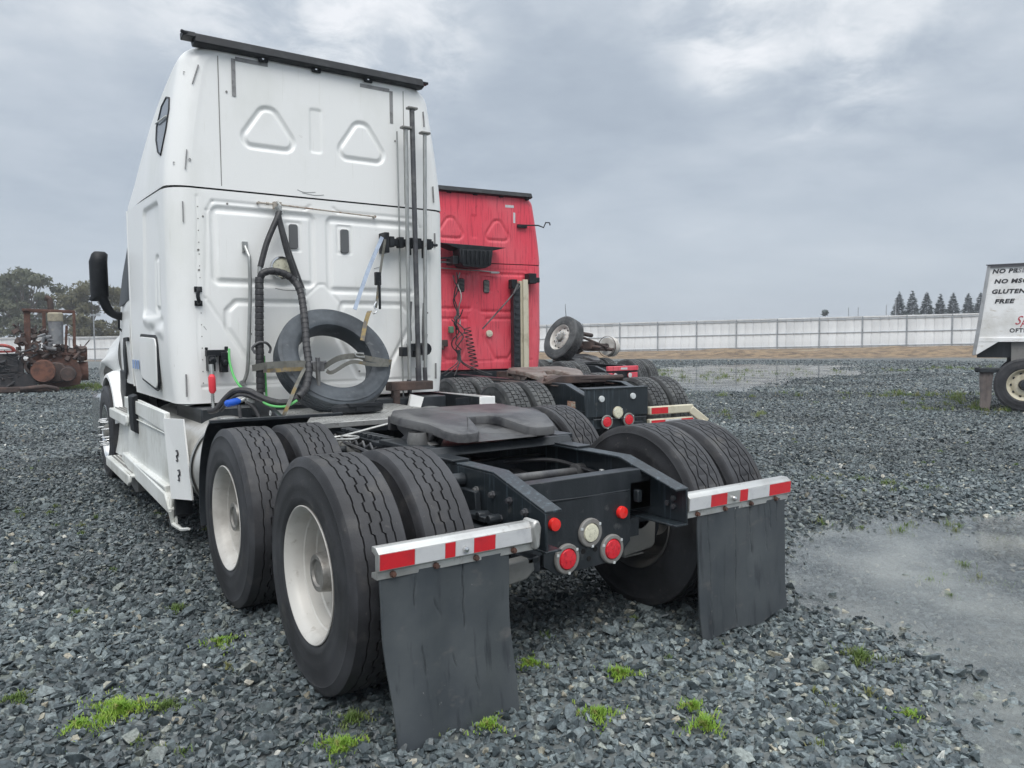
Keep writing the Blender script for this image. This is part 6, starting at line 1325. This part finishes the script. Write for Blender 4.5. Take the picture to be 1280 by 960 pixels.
# ------------------------------------------------------------------ air
hz = MB().box((-2700, -2700, -2.0), (2700, 2700, 13.5)).build('haze', bpy.data.materials.new('haze_air'), None, flat=True); tag(hz, 'thin pale moisture haze hanging over the whole yard', 'haze', kind='stuff')
hm = hz.data.materials[0]; hm.use_nodes = True; ht = hm.node_tree; ht.nodes.clear(); hv = N(ht, 'ShaderNodeVolumePrincipled', i_Density=.0011, i_Anisotropy=.2); hv.inputs['Color'].default_value = (.86, .91, .97, 1)
ho = N(ht, 'ShaderNodeOutputMaterial'); LK(ht, hv.outputs[0], ho.inputs['Volume'])

# ------------------------------------------------------------------ weeds and grass
def tuft_mesh(rad, n, hgt, seed, spread=1., dens=1.8):
    r = np.random.default_rng(seed); rr_ = rad * r.uniform(0, 1, n) ** .65; a = r.uniform(0, 2 * PI, n); x = rr_ * np.cos(a) * 1.1; y_ = rr_ * np.sin(a) * 1.1
    lobes = .55 + .35 * np.sin(a * 3 + seed) + .25 * np.sin(a * 7 + seed * 2); x *= lobes; y_ *= lobes; q_ = r.random(n) < .18; x[q_] *= 1.8; y_[q_] *= 1.8
    hgt = hgt * .62; z = np.full(n, .0) + .012 * (1 - rr_ / rad); h = hgt * r.uniform(.35, 1.35, n) * (1 - .5 * rr_ / rad); ta = r.uniform(0, 2 * PI, n); w_ = r.uniform(.0014, .0032, n)
    ln = r.uniform(.3, 1.3, n) * h; base = np.stack([x, y_, z], 1); sd_ = np.stack([-np.sin(ta), np.cos(ta), np.zeros(n)], 1) * w_[:, None]
    mid = base + np.stack([np.cos(ta) * ln * .35, np.sin(ta) * ln * .35, h * .6], 1); tip = base + np.stack([np.cos(ta) * ln, np.sin(ta) * ln, h], 1)
    V = np.stack([base - sd_, base + sd_, mid + sd_ * .8, mid - sd_ * .8, tip], 1).reshape(-1, 3); fs = []
    for k in range(n): o_ = 5 * k; fs += [(o_, o_ + 1, o_ + 2, o_ + 3), (o_ + 3, o_ + 2, o_ + 4)]
    return V, fs
def tuft(px_xy, rad, n, hgt, m, lab, seed):
    V, fs = tuft_mesh(rad, int(n * .75), hgt, seed); me = bpy.data.meshes.new('grass_tuft'); me.from_pydata(V.tolist(), [], fs); me.materials.append(m)
    o = bpy.data.objects.new('grass_tuft', me); C.objects.link(o); x, y_ = px_xy; o.location = (x, y_, float(terr(x, y_)) + .012); tag(o, lab, 'grass tuft', 'green tufts in the gravel')
for i, (xy, rad, n, h, m, lab) in enumerate((
    ((-1.95, .24), .15, 2200, .050, grassm, 'largest bright green grass tuft, at the lower left of the gravel'),
    ((-2.10, .20), .07, 500, .030, grassm, 'low green tuft just left of the largest tuft'),
    ((-1.78, .17), .08, 420, .034, grassd, 'yellowish tuft just right of the largest tuft'),
    ((-2.28, .62), .08, 350, .04, grassd, 'dull tuft near the left edge of the gravel'),
    ((-1.425, .75), .09, 800, .035, grassm, 'bright green tuft left of the nearest outer tyre'),
    ((-1.50, 1.4), .06, 260, .05, grassd, 'small weed in the gravel between the two left rear tyres and the step'),
    ((-.39, -.92), .09, 800, .045, grassm, 'bright tuft between the two mud flaps, lower of the pair'),
    ((-.05, -.68), .085, 800, .040, grassm, 'bright tuft between the mud flaps below the right tail lamp'),
    ((-.32, -.37), .08, 700, .028, grassm, 'flat green tuft under the tail plate'),
    ((-.785, -.74), .07, 500, .035, grassm, 'bright tuft at the right foot of the left mud flap'),
    ((-.10, -1.22), .08, 500, .06, grassm, 'spiky bright tuft low in the centre of the gravel'),
    ((-.02, -1.08), .06, 350, .05, grassm, 'small spiky tuft right of the centre bottom tufts'),
    ((-1.32, -.55), .10, 900, .045, grassm, 'yellow green tuft at the bottom left of the left mud flap'),
    ((-1.20, -.38), .08, 420, .045, grassd, 'straggling tuft under the left mud flap'),
    ((1.01, -1.19), .10, 420, .075, grassd, 'dry yellowish tuft at the edge of the near puddle'),
    ((3.05, -.70), .07, 120, .10, grassd, 'small weed standing in the near puddle'),
    ((2.35, -.95), .05, 120, .07, grassd, 'tiny weed standing in the water of the near puddle, closest to the camera'),
    ((.68, -1.6), .07, 300, .03, grassm, 'flat green tuft at the bottom edge near the puddle'))):
    tuft(xy, rad, n, h, m, lab, 40 + i)
def sparse():
    V_ = []; F_ = []; r = np.random.default_rng(77); off = 0
    def put(x, y_, rad, n, h, sc=1.):
        nonlocal off
        V, fs = tuft_mesh(rad, n, h, int(r.integers(1e6))); V = V * sc; V = V + np.array([x, y_, float(terr(x, y_)) + .01]); V_.append(V); F_.extend([tuple(i + off for i in f) for f in fs]); off += len(V)
    for _ in range(150):
        a = YAW + r.uniform(-.75, .75); d = r.uniform(2.2, 13) ** 1.0; x, y_ = CAMP[0] + d * math.sin(a), CAMP[1] + d * math.cos(a)
        if sdpoly(np.array([x]), np.array([y_]), PUD1)[0] > .1: put(x, y_, r.uniform(.02, .07), int(r.integers(15, 90)), r.uniform(.02, .05))
    for (px, py, n_, sx_, sy_) in ((880, 465, 55, 2.2, 2.0), (830, 470, 45, 2.0, 1.5), (960, 462, 30, 2.5, 1.0), (900, 495, 8, .8, .5), (1185, 498, 45, 1.2, .9), (1245, 512, 45, .9, .5), (1190, 462, 25, 2.5, 1.), (60, 487, 50, 1.4, .5), (20, 486, 25, 1.3, .4), (105, 484, 60, 1.0, .5), (1110, 605, 14, .35, .25), (1150, 657, 14, .3, .2), (1225, 717, 10, .25, .1), (930, 520, 10, .6, .4)):
        v = F + R1 * ((px - 640) / 969.43) - U1 * ((py - 480) / 969.43); t = -CAMP[2] / v.z; gx, gy = CAMP[0] + v.x * t, CAMP[1] + v.y * t
        for _ in range(n_):
            L_, D_ = r.normal(0, sx_), r.normal(0, sy_); x, y_ = gx + fy * L_ + fx * D_, gy - fx * L_ + fy * D_
            far = math.hypot(x - CAMP[0], y_ - CAMP[1]); s_ = max(1., min(3., far / 9)); put(x, y_, r.uniform(.05, .14), int(r.integers(20, 60)), r.uniform(.03, .10), s_)
    me = bpy.data.meshes.new('weeds'); me.from_pydata(np.concatenate(V_).tolist(), [], F_); me.materials.append(grassd); o = bpy.data.objects.new('weeds', me); C.objects.link(o); tag(o, 'sparse green weeds scattered over the gravel', 'weeds', kind='stuff'); print('weeds tris', len(F_))
sparse()

# ------------------------------------------------------------------ separate pieces that can be told apart
SPL = {}
def pieces(me):
    nv = len(me.vertices); co = np.zeros(nv * 3); me.vertices.foreach_get('co', co); co = co.reshape(-1, 3)
    ed = np.zeros(len(me.edges) * 2, np.int64); me.edges.foreach_get('vertices', ed); ed = ed.reshape(-1, 2)
    lab = np.arange(nv)
    while True:
        m_ = np.minimum(lab[ed[:, 0]], lab[ed[:, 1]]); n_ = lab.copy(); np.minimum.at(n_, ed[:, 0], m_); np.minimum.at(n_, ed[:, 1], m_); n_ = n_[n_]
        if (n_ == lab).all(): break
        lab = n_
    ids = list(np.unique(lab)); bb = [(co[lab == i].min(0) - .003, co[lab == i].max(0) + .003) for i in ids]; grp = list(range(len(ids)))
    for i in range(len(ids)):
        for j in range(i):
            if (bb[i][0] <= bb[j][1]).all() and (bb[j][0] <= bb[i][1]).all():
                a, b_ = grp[i], grp[j]; grp = [b_ if g == a else g for g in grp]
    gs = sorted(set(grp))
    if len(gs) < 2: return None
    out = []
    for g in gs:
        keep = np.isin(lab, [ids[k] for k in range(len(ids)) if grp[k] == g]); c = me.copy(); bm = bmesh.new(); bm.from_mesh(c); bm.verts.ensure_lookup_table()
        bmesh.ops.delete(bm, geom=[v for v in bm.verts if not keep[v.index]], context='VERTS'); bm.to_mesh(c); bm.free(); out.append(c)
    return out
SPLIT = {'crossmember', 'suspension', 'lug_nuts', 'upright_bracket', 'tail_bracket', 'frame_bolt', 'slide_rail', 'pivot_bracket', 'clamp_lever', 'deck_support', 'cab_underframe', 'hose_clip', 'base_plate', 'air_line', 'engine_block', 'rust_drum', 'axle_beam', 'plate_hole', 'scuff_mark', 'blue_sticker', 'roof_trim', 'trim_end', 'shock_mount', 'jaw_housing', 'splash_guard', 'fairing_lining', 'deck_scrap', 'air_coupling_box', 'upper_bar_clamp', 'lower_bar_clamp', 'release_handle', 'tank_strap', 'step_grip', 'fallen_plate', 'axle_hub', 'step', 'underframe', 'clip', 'engine_bay', 'cab_floor_and_dark_filler', 'rear_bar', 'cab_frame', 'axle', 'brass_coupling', 'perforated_upright', 'chassis_fittings', 'chain', 'fitting'}
REN = {'lug_nuts': 'lug_nut', 'step_grip': 'grip_strip', 'deck_scrap': 'deck_scrap_piece', 'chassis_fittings': 'chassis_fitting'}
for o in list(bpy.data.objects):
    k_n = o.name.split('.')[0]
    if o.type != 'MESH' or k_n not in SPLIT or o.parent is None: continue
    if k_n in ('air_line', 'suspension', 'chain', 'lug_nuts') and False: continue
    key = o.data.name
    if key not in SPL: SPL[key] = pieces(o.data)
    if SPL[key] is None: continue
    if k_n == 'lug_nuts' and 'spike' not in key and o.data.materials[0] is not chrome: o['kind'] = 'stuff'; continue
    ch = kids(o)
    for i, me in enumerate(SPL[key]):
        if i == 0: o.data = me; o.name = REN.get(k_n, k_n); continue
        c = o.copy(); c.data = me; C.objects.link(c)
for o in bpy.data.objects:
    if o.name.split('.')[0] in ('engine_remains', 'grey_pipework', 'hand_holes', 'rivet', 'tread_pattern', 'chain'): o['kind'] = 'stuff'
